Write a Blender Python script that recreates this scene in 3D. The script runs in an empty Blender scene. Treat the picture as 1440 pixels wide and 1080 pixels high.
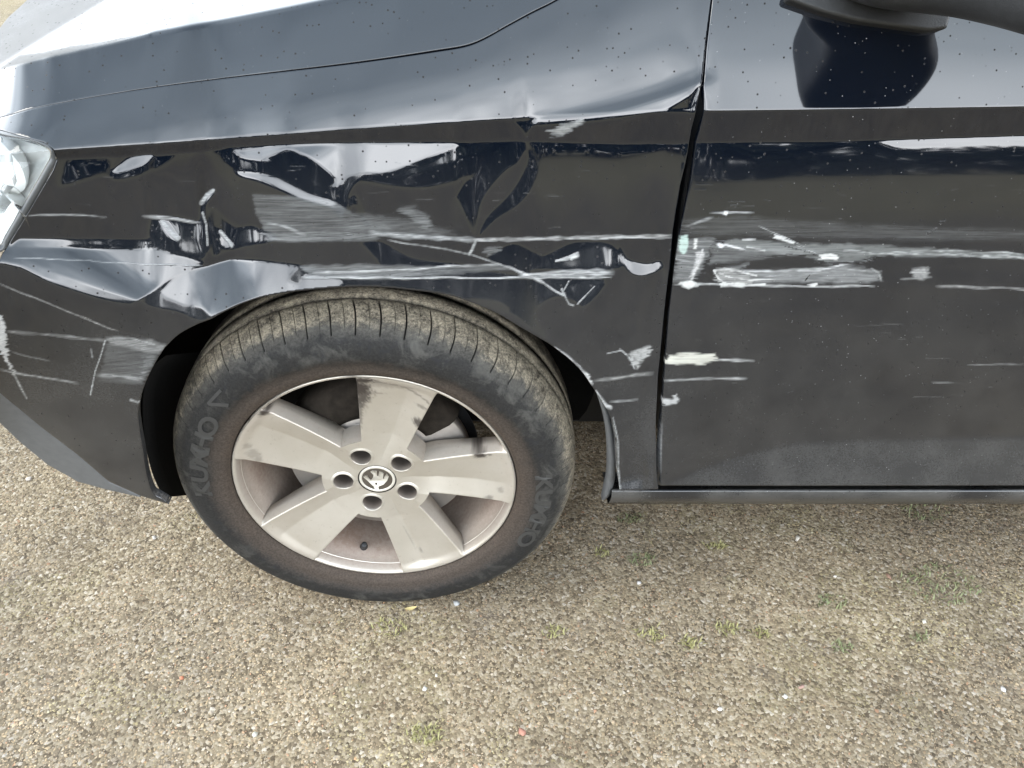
import bpy, math, random
import numpy as np
from mathutils import Vector, Matrix
random.seed(7); RNG = np.random.default_rng(11)
scene = bpy.context.scene
COL = scene.collection

# ------------------------------------------------------------------ camera, sky, sun, exposure
F, CX, CY = 1051.0, 720.0, 540.0            # focal length and centre in photo pixels (1440 x 1080)
CAM = np.array([0.2012, -0.777, 1.0992]); PITCH = 0.6691
cp, sp = math.cos(PITCH), math.sin(PITCH)
FWD = np.array([0, cp, -sp]); RGT = np.array([1.0, 0, 0]); UPV = np.array([0, sp, cp])
cd = bpy.data.cameras.new('camera'); cam = bpy.data.objects.new('camera', cd); COL.objects.link(cam)
cam.location = CAM; cam.rotation_euler = (math.pi/2 - PITCH, 0, 0)
cd.sensor_width = 36; cd.lens = F/1440*36; cd.clip_start = 0.02; cd.clip_end = 2000
scene.camera = cam

SUN_EL, SUN_AZ = math.radians(40), math.radians(252)   # azimuth: clockwise from +Y
wd = bpy.data.worlds.new('World'); scene.world = wd; wd.use_nodes = True
nt = wd.node_tree; nt.nodes.clear()
def N(t, typ, **kw):
    n = t.nodes.new(typ)
    for k, v in kw.items():
        if k in n.inputs: n.inputs[k].default_value = v
        else: setattr(n, k, v)
    return n
def math_(t, op, a, b=None, clamp=False):
    n = t.nodes.new('ShaderNodeMath'); n.operation = op; n.use_clamp = clamp
    for i, v in enumerate((a, b)):
        if v is None: continue
        if isinstance(v, (int, float)): n.inputs[i].default_value = v
        else: t.links.new(v, n.inputs[i])
    return n.outputs[0]
def ramp(t, fac, stops, interp='LINEAR'):
    n = t.nodes.new('ShaderNodeValToRGB'); n.color_ramp.interpolation = interp
    e = n.color_ramp.elements
    while len(e) < len(stops): e.new(0.5)
    for i, (p, c) in enumerate(stops):
        e[i].position = p; e[i].color = (*c, 1) if not isinstance(c, (int, float)) else (c, c, c, 1)
    t.links.new(fac, n.inputs[0]); return n.outputs[0]
def mixc(t, fac, a, b, blend='MIX'):
    n = t.nodes.new('ShaderNodeMix'); n.data_type = 'RGBA'; n.blend_type = blend
    for sock, v in ((n.inputs['Factor'], fac), (n.inputs[6], a), (n.inputs[7], b)):
        if isinstance(v, (int, float)): sock.default_value = v
        elif isinstance(v, tuple): sock.default_value = (*v, 1)
        else: t.links.new(v, sock)
    return n.outputs[2]
sky = N(nt, 'ShaderNodeTexSky', sky_type='NISHITA', sun_disc=False, sun_elevation=SUN_EL,
        sun_rotation=SUN_AZ, air_density=1.0, dust_density=1.5, ozone_density=1.0)
tc = N(nt, 'ShaderNodeTexCoord')
sep = N(nt, 'ShaderNodeSeparateXYZ'); nt.links.new(tc.outputs['Generated'], sep.inputs[0])
zz = math_(nt, 'ADD', math_(nt, 'MAXIMUM', sep.outputs[2], 0.0), 0.22)
cmb = N(nt, 'ShaderNodeCombineXYZ')
nt.links.new(math_(nt, 'DIVIDE', sep.outputs[0], zz), cmb.inputs[0]); nt.links.new(math_(nt, 'DIVIDE', sep.outputs[1], zz), cmb.inputs[1])
cn = N(nt, 'ShaderNodeTexNoise', Scale=0.55, Detail=5.0, Roughness=0.5); nt.links.new(cmb.outputs[0], cn.inputs['Vector'])
cn2 = N(nt, 'ShaderNodeTexNoise', Scale=1.1, Detail=3.0, Roughness=0.5); nt.links.new(cmb.outputs[0], cn2.inputs['Vector'])
cloudm = ramp(nt, cn.outputs[0], [(0.34, 0.55), (0.56, 1.0)])
# cloud deck: brighter towards the horizon, greyer underneath overhead
hz = ramp(nt, sep.outputs[2], [(0.0, (46, 46.5, 47)), (0.12, (88, 89, 91)), (0.34, (80, 82.5, 86)), (0.52, (37, 41, 45)), (0.74, (18, 21, 24)), (1.0, (12.5, 15, 17.4))])
shade = ramp(nt, cn2.outputs[0], [(0.3, (0.66, 0.69, 0.71)), (0.62, (1.12, 1.12, 1.12))])
cloudc = mixc(nt, 1.0, hz, shade, 'MULTIPLY')
# the veiled sun brightens the cloud round it
dt = N(nt, 'ShaderNodeVectorMath', operation='DOT_PRODUCT'); nt.links.new(tc.outputs['Generated'], dt.inputs[0])
dt.inputs[1].default_value = (math.sin(SUN_AZ)*math.cos(SUN_EL), math.cos(SUN_AZ)*math.cos(SUN_EL), math.sin(SUN_EL))
gl = math_(nt, 'ADD', 1.0, math_(nt, 'MULTIPLY', math_(nt, 'POWER', math_(nt, 'MAXIMUM', dt.outputs['Value'], 0.0), 4.0), 0.35))
gc = N(nt, 'ShaderNodeCombineXYZ'); [nt.links.new(gl, gc.inputs[i]) for i in range(3)]
cloudc = mixc(nt, 1.0, cloudc, gc.outputs[0], 'MULTIPLY')
mx = mixc(nt, cloudm, sky.outputs[0], cloudc)
bg = N(nt, 'ShaderNodeBackground', Strength=0.1); nt.links.new(mx, bg.inputs[0])
wo = N(nt, 'ShaderNodeOutputWorld'); nt.links.new(bg.outputs[0], wo.inputs[0])

sl = bpy.data.lights.new('sun', 'SUN'); sun = bpy.data.objects.new('sun', sl); COL.objects.link(sun)
sl.energy = 1.5; sl.angle = math.radians(26); sl.color = (1.0, 0.95, 0.87)
sd = Vector((math.sin(SUN_AZ)*math.cos(SUN_EL), math.cos(SUN_AZ)*math.cos(SUN_EL), math.sin(SUN_EL)))
sun.rotation_euler = (-sd).to_track_quat('-Z', 'Y').to_euler()
scene.view_settings.view_transform = 'Standard'; scene.view_settings.look = 'None'
scene.view_settings.exposure = 0.3; scene.view_settings.gamma = 1.0

# ------------------------------------------------------------------ helpers
def tag(o, label=None, cat=None, group=None, kind=None):
    for k, v in (('label', label), ('category', cat), ('group', group), ('kind', kind)):
        if v: o[k] = v
    return o
def empty(name, loc=(0, 0, 0), parent=None):
    o = bpy.data.objects.new(name, None); o.empty_display_size = 0.1; COL.objects.link(o)
    o.location = loc; o.parent = parent; return o
def npmesh(name, v, f, mat, parent=None, smooth=True, attrs=None, loc=None):
    """v (n,3), f list of arrays of faces (m,k)"""
    me = bpy.data.meshes.new(name)
    v = np.asarray(v, np.float32)
    fl = [np.asarray(a, np.int32) for a in (f if isinstance(f, list) else [f]) if len(a)]
    me.vertices.add(len(v)); me.vertices.foreach_set('co', v.ravel())
    tot = np.concatenate([np.full(len(a), a.shape[1], np.int32) for a in fl])
    idx = np.concatenate([a.ravel() for a in fl])
    me.loops.add(len(idx)); me.loops.foreach_set('vertex_index', idx)
    me.polygons.add(len(tot)); st = np.concatenate([[0], np.cumsum(tot)[:-1]]).astype(np.int32)
    me.polygons.foreach_set('loop_start', st); me.polygons.foreach_set('loop_total', tot)
    if smooth: me.polygons.foreach_set('use_smooth', np.ones(len(tot), bool))
    me.update(calc_edges=True); me.validate()
    for k, a in (attrs or {}).items():
        a = np.asarray(a, np.float32)
        if a.ndim == 1: at = me.attributes.new(k, 'FLOAT', 'POINT'); at.data.foreach_set('value', a)
        else: at = me.attributes.new(k, 'FLOAT_COLOR', 'POINT'); at.data.foreach_set('color', a.ravel())
    if mat: me.materials.append(mat)
    o = bpy.data.objects.new(name, me); COL.objects.link(o); o.parent = parent
    if loc is not None: o.location = loc
    return o
def grid_faces(nr, nc, wrap=False):
    i = np.arange(nr-1)[:, None]; j = np.arange(nc if wrap else nc-1)[None, :]
    j2 = (j+1) % nc
    return np.stack([i*nc+j, i*nc+j2, (i+1)*nc+j2, (i+1)*nc+j], -1).reshape(-1, 4)
def lathe(prof, n=128, a0=0.0):
    """profile of (r, y) turned round the Y axis"""
    prof = np.asarray(prof); a = a0+np.arange(n)*2*np.pi/n
    r, y = prof[:, 0][:, None], prof[:, 1][:, None]
    v = np.stack([r*np.cos(a), y+0*a, r*np.sin(a)], -1).reshape(-1, 3)
    return v, grid_faces(len(prof), n, True)
def vnoise(x, y, seed=0):
    """smooth value noise on arrays"""
    xi, yi = np.floor(x).astype(np.int64), np.floor(y).astype(np.int64)
    fx, fy = x-xi, y-yi; fx = fx*fx*(3-2*fx); fy = fy*fy*(3-2*fy)
    def h(a, b):
        k = (a*374761393 + b*668265263 + seed*1442695041) & 0xFFFFFFFF
        k = ((k ^ (k >> 13))*1274126177) & 0xFFFFFFFF
        return ((k ^ (k >> 16)) & 0xFFFF)/65535.0
    return (h(xi, yi)*(1-fx)+h(xi+1, yi)*fx)*(1-fy)+(h(xi, yi+1)*(1-fx)+h(xi+1, yi+1)*fx)*fy
def smooth(x): x = np.clip(x, 0, 1); return x*x*(3-2*x)

# ------------------------------------------------------------------ materials
def material(name):
    m = bpy.data.materials.new(name); m.use_nodes = True
    t = m.node_tree; b = t.nodes['Principled BSDF']; return m, t, b
def noise(t, scale, detail=3, rough=0.55, vec=None, dist=0.0):
    n = N(t, 'ShaderNodeTexNoise', Scale=scale, Detail=detail, Roughness=rough, Distortion=dist)
    if vec is not None: t.links.new(vec, n.inputs['Vector'])
    return n.outputs[0]
def objco(t, scale=(1, 1, 1)):
    c = N(t, 'ShaderNodeTexCoord'); mp = N(t, 'ShaderNodeMapping'); mp.inputs['Scale'].default_value = scale
    t.links.new(c.outputs['Object'], mp.inputs[0]); return mp.outputs[0]
def attr(t, name, out='Fac'):
    a = N(t, 'ShaderNodeAttribute', attribute_name=name); return a.outputs[out]
def bump(t, b, h, strength=0.3, dist=0.002):
    n = N(t, 'ShaderNodeBump', Strength=strength, Distance=dist); t.links.new(h, n.inputs['Height'])
    t.links.new(n.outputs[0], b.inputs['Normal'])
def simple(name, col, rough=0.5, metal=0.0, var=0.25, vscale=40, bmp=0.0, ior=1.5):
    m, t, b = material(name)
    n = noise(t, vscale, 4, vec=objco(t))
    c = mixc(t, n, tuple(x*(1-var) for x in col), tuple(min(1, x*(1+var)) for x in col))
    t.links.new(c, b.inputs['Base Color']); b.inputs['Roughness'].default_value = rough
    b.inputs['Metallic'].default_value = metal; b.inputs['IOR'].default_value = ior
    if bmp: bump(t, b, noise(t, vscale*6, 3, vec=objco(t)), bmp, 0.001)
    return m

def paint_material():
    m, t, b = material('black_car_paint')
    oc = objco(t)
    # dust film: fine speckle, streaks and blotches weighted by the dust attribute
    du = attr(t, 'dust'); hz_ = attr(t, 'haze')
    fine = noise(t, 420, 4, 0.7, oc); blot = noise(t, 14, 4, 0.6, oc)
    stre = noise(t, 9, 5, 0.75, objco(t, (1.0, 4, 34)))
    stre2 = noise(t, 30, 4, 0.8, objco(t, (0.7, 6, 40)))
    dfac = math_(t, 'MULTIPLY', du, math_(t, 'ADD', math_(t, 'MULTIPLY', ramp(t, fine, [(0.35, 0.0), (0.75, 1.0)]), 0.36), math_(t, 'MULTIPLY', ramp(t, blot, [(0.25, 0.15), (0.75, 1.0)]), 0.5)), True)
    hfac = math_(t, 'MULTIPLY', hz_, math_(t, 'ADD', math_(t, 'MULTIPLY', ramp(t, stre, [(0.33, 0.0), (0.68, 1.0)]), 0.55),
                                         math_(t, 'MULTIPLY', ramp(t, stre2, [(0.36, 0.0), (0.68, 1.0)]), 0.6)), True)
    # specks of dirt and stone chips
    def specks(scale, lo, hi, dens):
        v = N(t, 'ShaderNodeTexVoronoi', Scale=scale, Randomness=1.0); t.links.new(oc, v.inputs['Vector'])
        d = ramp(t, v.outputs['Distance'], [(lo, 1.0), (hi, 0.0)])
        sepc = N(t, 'ShaderNodeSeparateColor'); t.links.new(v.outputs['Color'], sepc.inputs[0])
        pick = ramp(t, sepc.outputs[0], [(1-dens, 0.0), (1-dens+0.01, 1.0)])
        return math_(t, 'MULTIPLY', d, pick, True)
    dark = specks(165, 0.10, 0.23, 0.20); white = specks(260, 0.06, 0.2, 0.06)
    base = mixc(t, dfac, (0.0017, 0.0030, 0.0060), (0.078, 0.075, 0.070))
    base = mixc(t, hfac, base, (0.21, 0.215, 0.215))
    base = mixc(t, math_(t, 'MULTIPLY', dark, 0.8), base, (0.02, 0.018, 0.016))
    base = mixc(t, math_(t, 'MULTIPLY', white, attr(t, 'speck')), base, (0.62, 0.62, 0.6))
    mc = N(t, 'ShaderNodeAttribute', attribute_name='mark')
    ma = math_(t, 'MULTIPLY', mc.outputs['Alpha'], math_(t, 'ADD', math_(t, 'MULTIPLY', ramp(t, stre2, [(0.35, 0.0), (0.6, 1.0)]), 0.55), 0.55), True)
    base = mixc(t, ma, base, mixc(t, 1.0, mc.outputs['Color'], (0.54, 0.54, 0.54), 'MULTIPLY'))
    t.links.new(base, b.inputs['Base Color'])
    cov = math_(t, 'MAXIMUM', math_(t, 'MAXIMUM', ma, hfac), math_(t, 'MULTIPLY', dfac, 0.8))
    r = math_(t, 'ADD', math_(t, 'ADD', 0.035, math_(t, 'MULTIPLY', du, 0.13)), math_(t, 'MULTIPLY', cov, 0.4), True)
    r = math_(t, 'ADD', r, math_(t, 'MULTIPLY', dark, 0.5), True)
    t.links.new(r, b.inputs['Roughness'])
    ior = math_(t, 'SUBTRACT', 1.65, math_(t, 'MULTIPLY', cov, 0.18)); ior = math_(t, 'SUBTRACT', ior, math_(t, 'MULTIPLY', dark, 0.45)); t.links.new(ior, b.inputs['IOR'])
    bump(t, b, math_(t, 'ADD', math_(t, 'MULTIPLY', ma, 1.0), math_(t, 'MULTIPLY', hfac, 0.35)), 0.35, 0.0008)
    return m
M = {}
M['paint'] = paint_material()
M['black'] = simple('black_plastic', (0.012, 0.012, 0.013), 0.6, bmp=0.2)
M['liner'] = simple('wheel_arch_felt', (0.005, 0.005, 0.005), 1.0, vscale=200, var=0.8, bmp=0.6)
M['liner'].node_tree.nodes['Principled BSDF'].inputs['Specular IOR Level'].default_value = 0.1
M['trim'] = simple('dusty_grey_plastic', (0.075, 0.077, 0.078), 0.55, var=0.3, vscale=90, bmp=0.25)
M['mirror_plastic'] = simple('textured_mirror_plastic', (0.011, 0.0115, 0.012), 0.5, var=0.5, vscale=120, bmp=0.35)
M['seal'] = simple('headlight_seal', (0.05, 0.052, 0.053), 0.35, var=0.2)
M['chrome'] = simple('reflector_chrome', (0.8, 0.8, 0.79), 0.16, metal=1.0, var=0.05)
M['lampwhite'] = simple('lamp_white_plastic', (0.62, 0.63, 0.62), 0.35, var=0.06)
M['iron'] = simple('brake_iron', (0.016, 0.013, 0.010), 0.9, metal=0.0, var=0.9, vscale=70, bmp=0.5)
M['iron'].node_tree.nodes['Principled BSDF'].inputs['Specular IOR Level'].default_value = 0.12
M['disc'] = simple('brake_disc_steel', (0.36, 0.33, 0.30), 0.42, metal=0.7, var=0.3, vscale=50)
def glass():
    m, t, b = material('headlight_lens'); out = t.nodes['Material Output']
    g = N(t, 'ShaderNodeBsdfGlossy', Roughness=0.03); tr = N(t, 'ShaderNodeBsdfTransparent'); tr.inputs[0].default_value = (0.93, 0.94, 0.94, 1)
    fr = N(t, 'ShaderNodeFresnel', IOR=1.5); mxs = N(t, 'ShaderNodeMixShader')
    t.links.new(fr.outputs[0], mxs.inputs[0]); t.links.new(tr.outputs[0], mxs.inputs[1]); t.links.new(g.outputs[0], mxs.inputs[2])
    t.links.new(mxs.outputs[0], out.inputs['Surface']); return m
M['lens'] = glass()
def wheel_paint():
    m, t, b = material('dusty_silver_alloy'); oc = objco(t)
    n1 = noise(t, 9, 4, 0.6, oc); n2 = noise(t, 160, 4, 0.7, oc)
    dirt_and_shade = attr(t, 'dirt_and_shade'); wear_and_shade = attr(t, 'wear_and_shade')  # real grime and gouges, plus shade painted into the bolt pockets
    c = mixc(t, ramp(t, n1, [(0.3, 0.0), (0.7, 1.0)]), (0.46, 0.425, 0.365), (0.56, 0.53, 0.475))
    d = math_(t, 'MULTIPLY', dirt_and_shade, ramp(t, math_(t, 'ADD', math_(t, 'MULTIPLY', n1, 0.6), math_(t, 'MULTIPLY', n2, 0.4)), [(0.25, 0.45), (0.65, 1.0)]), True)
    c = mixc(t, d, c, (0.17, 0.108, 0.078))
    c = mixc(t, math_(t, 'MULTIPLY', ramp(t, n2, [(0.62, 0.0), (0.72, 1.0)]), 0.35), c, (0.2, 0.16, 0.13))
    c = mixc(t, wear_and_shade, c, (0.055, 0.045, 0.038))
    t.links.new(c, b.inputs['Base Color'])
    t.links.new(math_(t, 'SUBTRACT', 0.68, math_(t, 'MULTIPLY', d, 0.6), True), b.inputs['Metallic'])
    t.links.new(math_(t, 'ADD', 0.31, math_(t, 'MULTIPLY', math_(t, 'MAXIMUM', d, wear_and_shade), 0.3), True), b.inputs['Roughness'])
    bump(t, b, math_(t, 'ADD', n2, math_(t, 'MULTIPLY', wear_and_shade, -3.0)), 0.12, 0.0006)
    return m
M['alloy'] = wheel_paint()
def tyre_mat():
    m, t, b = material('dusty_tyre_rubber'); oc = objco(t)
    c0 = N(t, 'ShaderNodeTexCoord'); s = N(t, 'ShaderNodeSeparateXYZ'); t.links.new(c0.outputs['Object'], s.inputs[0])
    rad = math_(t, 'SQRT', math_(t, 'ADD', math_(t, 'MULTIPLY', s.outputs[0], s.outputs[0]), math_(t, 'MULTIPLY', s.outputs[2], s.outputs[2])))
    n1 = noise(t, 12, 5, 0.65, oc); n2 = noise(t, 330, 4, 0.7, oc); n3 = noise(t, 60, 4, 0.65, oc, 0.8)
    rr = math_(t, 'ADD', rad, math_(t, 'ADD', math_(t, 'MULTIPLY', math_(t, 'SUBTRACT', n1, 0.5), 0.02), math_(t, 'MULTIPLY', math_(t, 'SUBTRACT', n3, 0.5), 0.022)))
    mp = N(t, 'ShaderNodeMapRange'); mp.inputs[1].default_value = 0.2; mp.inputs[2].default_value = 0.305; t.links.new(rr, mp.inputs[0])
    c = ramp(t, mp.outputs[0], [(0.0, (0.058, 0.043, 0.033)), (0.28, (0.040, 0.032, 0.026)), (0.42, (0.015, 0.0142, 0.0132)),
                                (0.66, (0.017, 0.0165, 0.0155)), (0.78, (0.058, 0.054, 0.047)), (0.86, (0.175, 0.155, 0.122)), (1.0, (0.24, 0.212, 0.165))])
    spk = ramp(t, n2, [(0.38, 0.62), (0.64, 1.2)])
    c = mixc(t, 1.0, c, spk, 'MULTIPLY')
    n4 = noise(t, 300, 4, 0.85, oc); tb_ = ramp(t, mp.outputs[0], [(0.74, 0.0), (0.86, 1.0)])
    gr_ = ramp(t, math_(t, 'ADD', math_(t, 'MULTIPLY', n4, 0.6), math_(t, 'MULTIPLY', n3, 0.4)), [(0.40, (0.22, 0.21, 0.20)), (0.5, (0.85, 0.83, 0.80)), (0.62, (1.5, 1.46, 1.38))])
    c = mixc(t, tb_, c, mixc(t, 1.0, c, gr_, 'MULTIPLY'))
    # bare black patches rubbed clean on the outer sidewall
    band = ramp(t, mp.outputs[0], [(0.36, 0.0), (0.5, 1.0), (0.68, 1.0), (0.76, 0.0)])
    patch = math_(t, 'MULTIPLY', band, ramp(t, n3, [(0.575, 0.0), (0.61, 1.0)]), True)
    c = mixc(t, math_(t, 'MULTIPLY', patch, 0.8), c, (0.013, 0.013, 0.014))
    film = math_(t, 'MULTIPLY', ramp(t, mp.outputs[0], [(0.3, 0.0), (0.5, 1.0), (0.8, 1.0), (0.85, 0.0)]), ramp(t, noise(t, 26, 5, 0.7, oc, 0.6), [(0.5, 0.0), (0.68, 0.6)]), True)
    c = mixc(t, film, c, (0.075, 0.072, 0.064))
    c = mixc(t, attr(t, 'groove'), c, (0.012, 0.011, 0.010))
    t.links.new(c, b.inputs['Base Color']); b.inputs['Roughness'].default_value = 0.75; b.inputs['Specular IOR Level'].default_value = 0.22
    bump(t, b, math_(t, 'ADD', n2, math_(t, 'MULTIPLY', n3, 0.6)), 0.35, 0.0012)
    return m
M['tyre'] = tyre_mat()
M['letter'] = simple('tyre_letter_rubber', (0.023, 0.022, 0.020), 0.7, var=0.4, vscale=150)

# ------------------------------------------------------------------ car body surface
# The body side is solved as one continuous sheet: every place gets a target slope (which way the
# sheet metal leans, dents included) and the depth is integrated from those slopes.
ST = 1.5
C0, R0 = -240.0, -180.0
NC, NR = 1280, 654
cc = C0+ST*np.arange(NC); rr_ = R0+ST*np.arange(NR)
GC, GR = np.meshgrid(cc, rr_)
def P_(s): return [tuple(map(float, p.split(','))) for p in s.split()]
def inside(poly, x, y):
    poly = np.asarray(poly); r = np.zeros(x.shape, bool); n = len(poly)
    for i in range(n):
        x0, y0 = poly[i]; x1, y1 = poly[(i+1) % n]
        if y0 == y1: continue
        c = (y0 > y) != (y1 > y)
        r ^= c & (x < (x1-x0)*(y-y0)/(y1-y0)+x0)
    return r
def segdist(poly, x, y, closed=True):
    d = np.full(x.shape, 1e9); n = len(poly)
    for i in range(n if closed else n-1):
        x0, y0 = poly[i]; x1, y1 = poly[(i+1) % n]
        dx, dy = x1-x0, y1-y0; L = dx*dx+dy*dy+1e-9
        t = np.clip(((x-x0)*dx+(y-y0)*dy)/L, 0, 1)
        d = np.minimum(d, np.hypot(x-x0-t*dx, y-y0-t*dy))
    return d
def curve(pts, k=6):
    """Catmull-Rom through the points, open"""
    p = np.asarray(pts, float); out = []
    for i in range(len(p)-1):
        a, b_, c, d = p[max(i-1, 0)], p[i], p[i+1], p[min(i+2, len(p)-1)]
        for s in np.arange(k)/k:
            out.append(0.5*((2*b_)+(c-a)*s+(2*a-5*b_+4*c-d)*s*s+(3*b_-a-3*c+d)*s**3))
    out.append(p[-1]); return [tuple(q) for q in out]
def box_of(poly, pad):
    q = np.asarray(poly)
    j0 = max(0, int((q[:, 0].min()-pad-C0)/ST)); j1 = min(NC, int((q[:, 0].max()+pad-C0)/ST)+2)
    i0 = max(0, int((q[:, 1].min()-pad-R0)/ST)); i1 = min(NR, int((q[:, 1].max()+pad-R0)/ST)+2)
    return slice(i0, i1), slice(j0, j1)
def mask(poly, feather):
    sl_ = box_of(poly, feather*2+2); x, y = GC[sl_], GR[sl_]
    d = segdist(poly, x, y); s = np.where(inside(poly, x, y), d, -d)
    return sl_, smooth((s/feather+1)*0.5)

crease = [(-240, 238), (80, 211), (240, 201), (480, 183), (720, 167), (930, 158), (985, 156), (1200, 153.5), (1440, 150), (1700, 146)]
valley = [(-240, 243), (80, 223), (230, 217), (330, 207), (480, 200.5), (650, 200), (740, 198), (900, 203), (985, 200), (1160, 199), (1440, 190), (1700, 183)]
gapline = [(-240, 205), (-60, 176), (0, 165), (43, 153), (100, 141.7), (200, 125), (300, 111.7), (400, 100), (480, 90.7), (547, 81.7), (613, 71.7), (653, 65), (680, 55), (713, 36.7), (747, 18.3), (783, 0), (850, -40), (960, -110), (1060, -200), (1300, -500), (1700, -900)]
shoulder = [(-240, 140), (-60, 112), (0, 97), (60, 84), (120, 71), (200, 55), (300, 37), (400, 18), (480, 2), (560, -16), (700, -60), (800, -110), (900, -200), (1100, -400), (1700, -900)]
def il(pl, c): a = np.asarray(pl); return np.interp(c, a[:, 0], a[:, 1])
cr, vr, gp, sh = (il(p, cc)[None, :] for p in (crease, valley, gapline, shoulder))

def fender_R():
    R = np.full((NR, NC), -10.0)
    # ---- above the body line: leans back to the sky
    tt = np.clip((cr-GR)/np.maximum(cr-gp, 30), 0, 1)
    Rf = 24+30*smooth(tt*1.1)+6*np.sin(GC/170.0)
    td = np.clip((cr-GR)/160, 0, 1.6)
    Rd = 26+16*smooth(td/1.3)
    w = smooth((GC-950)/90); Ru = Rf*(1-w)+Rd*w
    kc = smooth((GR-cr)/3.4+0.5)
    R = np.where(GR < cr+4, Ru, R)
    # bonnet: shoulder then the flat top
    tb = np.clip((gp-GR)/np.maximum(gp-sh, 8), 0, 1)
    R = np.where((GR < gp) & (GC < 1100), 62+18*tb, R)
    tq = np.clip((sh-GR)/10, 0, 1)
    R = np.where((GR < sh) & (GC < 1100), 90+62*smooth(tq)+8*np.clip((sh-GR)/120, 0, 1), R)
    # ---- undercut just below the body line
    R = R*(1-kc)+kc*-20.0
    # bonnet front: mirrors the far treeline instead of the bright cloud
    kf = smooth((0.61*(150-GC)-GR)/14+0.5)*smooth((300-GC)/40)
    R = np.where((GR < sh) & (GC < 1100), R*(1-kf)+kf*(167+5*vnoise(GC/14, GR/6, 51)), R)
    # ---- below the valley
    dep = GR-vr
    door = smooth((GC-955)/20)
    Rv = np.interp(dep, [0, 2, 10, 30, 60, 130, 200, 320, 500, 700], [2, 1.5, -1.5, -5, -8, -11, -14, -26, -52, -66])
    skyamt = np.interp(cc, [955, 985, 1040, 1060, 1170, 1230, 1260, 1440, 1700], [4, 4, 6, 8.5, 8.5, 8, 15, 17, 18])[None, :]
    hb = il([(955, 240), (985, 246), (1035, 253), (1110, 246), (1200, 245), (1700, 244)], cc)[None, :]
    t1 = np.clip((GR-vr)/np.maximum(hb-vr, 5), 0, 1)
    Rdoor = np.where(GR < hb, skyamt*(1-t1)**1.6+0.0, np.interp(GR-hb, [0, 3, 30, 80, 160, 260, 360, 500], [-0.6, -1.6, -4, -8, -16, -32, -48, -60]))
    Rb = Rv*(1-door)+Rdoor*door
    kv = smooth((GR-vr)/3.4+0.5); R = R*(1-kv)+kv*Rb
    # lower door flare
    fl = il([(900, 720), (930, 683), (985, 660), (1050, 639), (1130, 622), (1250, 618), (1440, 614), (1700, 611)], cc)[None, :]
    k = smooth((GR-fl)/12+0.5)*smooth((GC-925)/8)*0.85
    R = R*(1-k)+k*2.0
    return R
RM = fender_R()
def dab(poly, val, f=3.0, smoothc=True):
    """val number or function of (col,row)"""
    if isinstance(poly, str): poly = P_(poly)
    if smoothc: poly = curve(poly+[poly[0]], 4)[:-1]
    s, m = mask(poly, f*1.25)
    v = val(GC[s], GR[s]) if callable(val) else val
    RM[s] = RM[s]*(1-m)+v*m
def axis(p0, p1, vals):
    """value varying along a line p0->p1"""
    dx, dy = p1[0]-p0[0], p1[1]-p0[1]; L = dx*dx+dy*dy
    return lambda x, y: np.interp(((x-p0[0])*dx+(y-p0[1])*dy)/L, np.linspace(0, 1, len(vals)), vals)
dab('-40,108 0,93 27,75 60,71 100,62 150,54 210,45 160,59 100,71 60,80 20,91', 171, 4)
# --- fender dents, upper band
dab('84,226 150,222 158,240 120,256 86,262', 3.2, 8)
dab('150,244 215,222 245,217 236,230 200,247 165,254', 4.0, 5)
dab('158,240 185,221 215,217 202,231 168,243', 17, 3)
dab('318,206 480,202 652,201 735,201 700,236 633,256 600,265 547,262 505,254 490,272 482,300 468,300 455,282 430,284 400,268 355,250 318,226', 3.5, 5)
dab('330,212 400,205 480,202 640,202 600,222 545,243 505,244 484,261 455,261 418,240 385,226 345,222', axis((400, 204), (430, 262), [26, 32, 21, 18]), 4)
dab('640,206 690,204 640,228 560,250 545,247 600,228', 8.5, 4)
dab('372,222 402,210 420,214 440,224 470,250 462,262 440,258 412,244', 4, 3)
dab('331,240 380,248 432,272 470,284 462,290 420,277 372,256 340,248', 18, 3)
dab('505,258 560,268 640,262 660,262 645,280 658,312 664,330 560,330 520,322 512,290 500,270', -10, 4)
dab('738,204 737,210 727,229 712,238 693,259 677,284 672,312 668,333 657,310 645,281 643,276 652,257 668,247 690,226 706,204', 4.2, 2.5)
dab('740,206 748,214 754.5,240 747,267 727,290 697,309 673,333 683,307 713,277 733,248 740,224', 4.2, 2.5)
dab('738,213 741,226 730,252 711,277 684,305 671,330 674,310 682,285 698,262 716,242 730,228', -9, 2.0)
dab('722,170 757,168 746,182 740.5,197 733,182', 4.5, 2.0)
dab('835,206 880,203 935,201 925,211 880,214 850,211', 4.2, 2.5)
dab('478,262 490,248 508,246 494,264 488,280 485,300 477,305', 9, 3)
dab('489,280 499,273 506,284 514,305 520,318 508,312 502,292 495,288 491,300', 4, 2.5)
# --- small dents at the front of the fender
dab('208,304 250,303 282,312 300,290 330,318 378,325 388,340 345,350 305,362 286,366 246,354 214,342', 4.2, 5)
dab('246,312 278,316 284,334 262,340 250,330', 7.2, 5)
dab('292,322 306,336 304,358 294,356', 6.8, 4)
dab('212,306 236,306 250,340 225,348 213,338', 4, 3); dab('225,309 238,311 252,336 243,337 230,324', 17, 2.5)
dab('281,288 291,284 293,310 296,350 288,352 284,320', 16, 2.5); dab('288,284 298,294 318,316 334,330 326,346 304,352 296,330', 4, 3)
dab('304,320 312,326 328,343 322,348 310,346', 17, 2.5); dab('337,322 352,318 368,325 378,338 350,342 330,347', 7.4, 4)
dab('283,286 288,272 302,268 298,276 288,288', 20, 2.5); dab('246,340 268,336 286,350 284,361 252,354', 8.3, 5)
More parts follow.
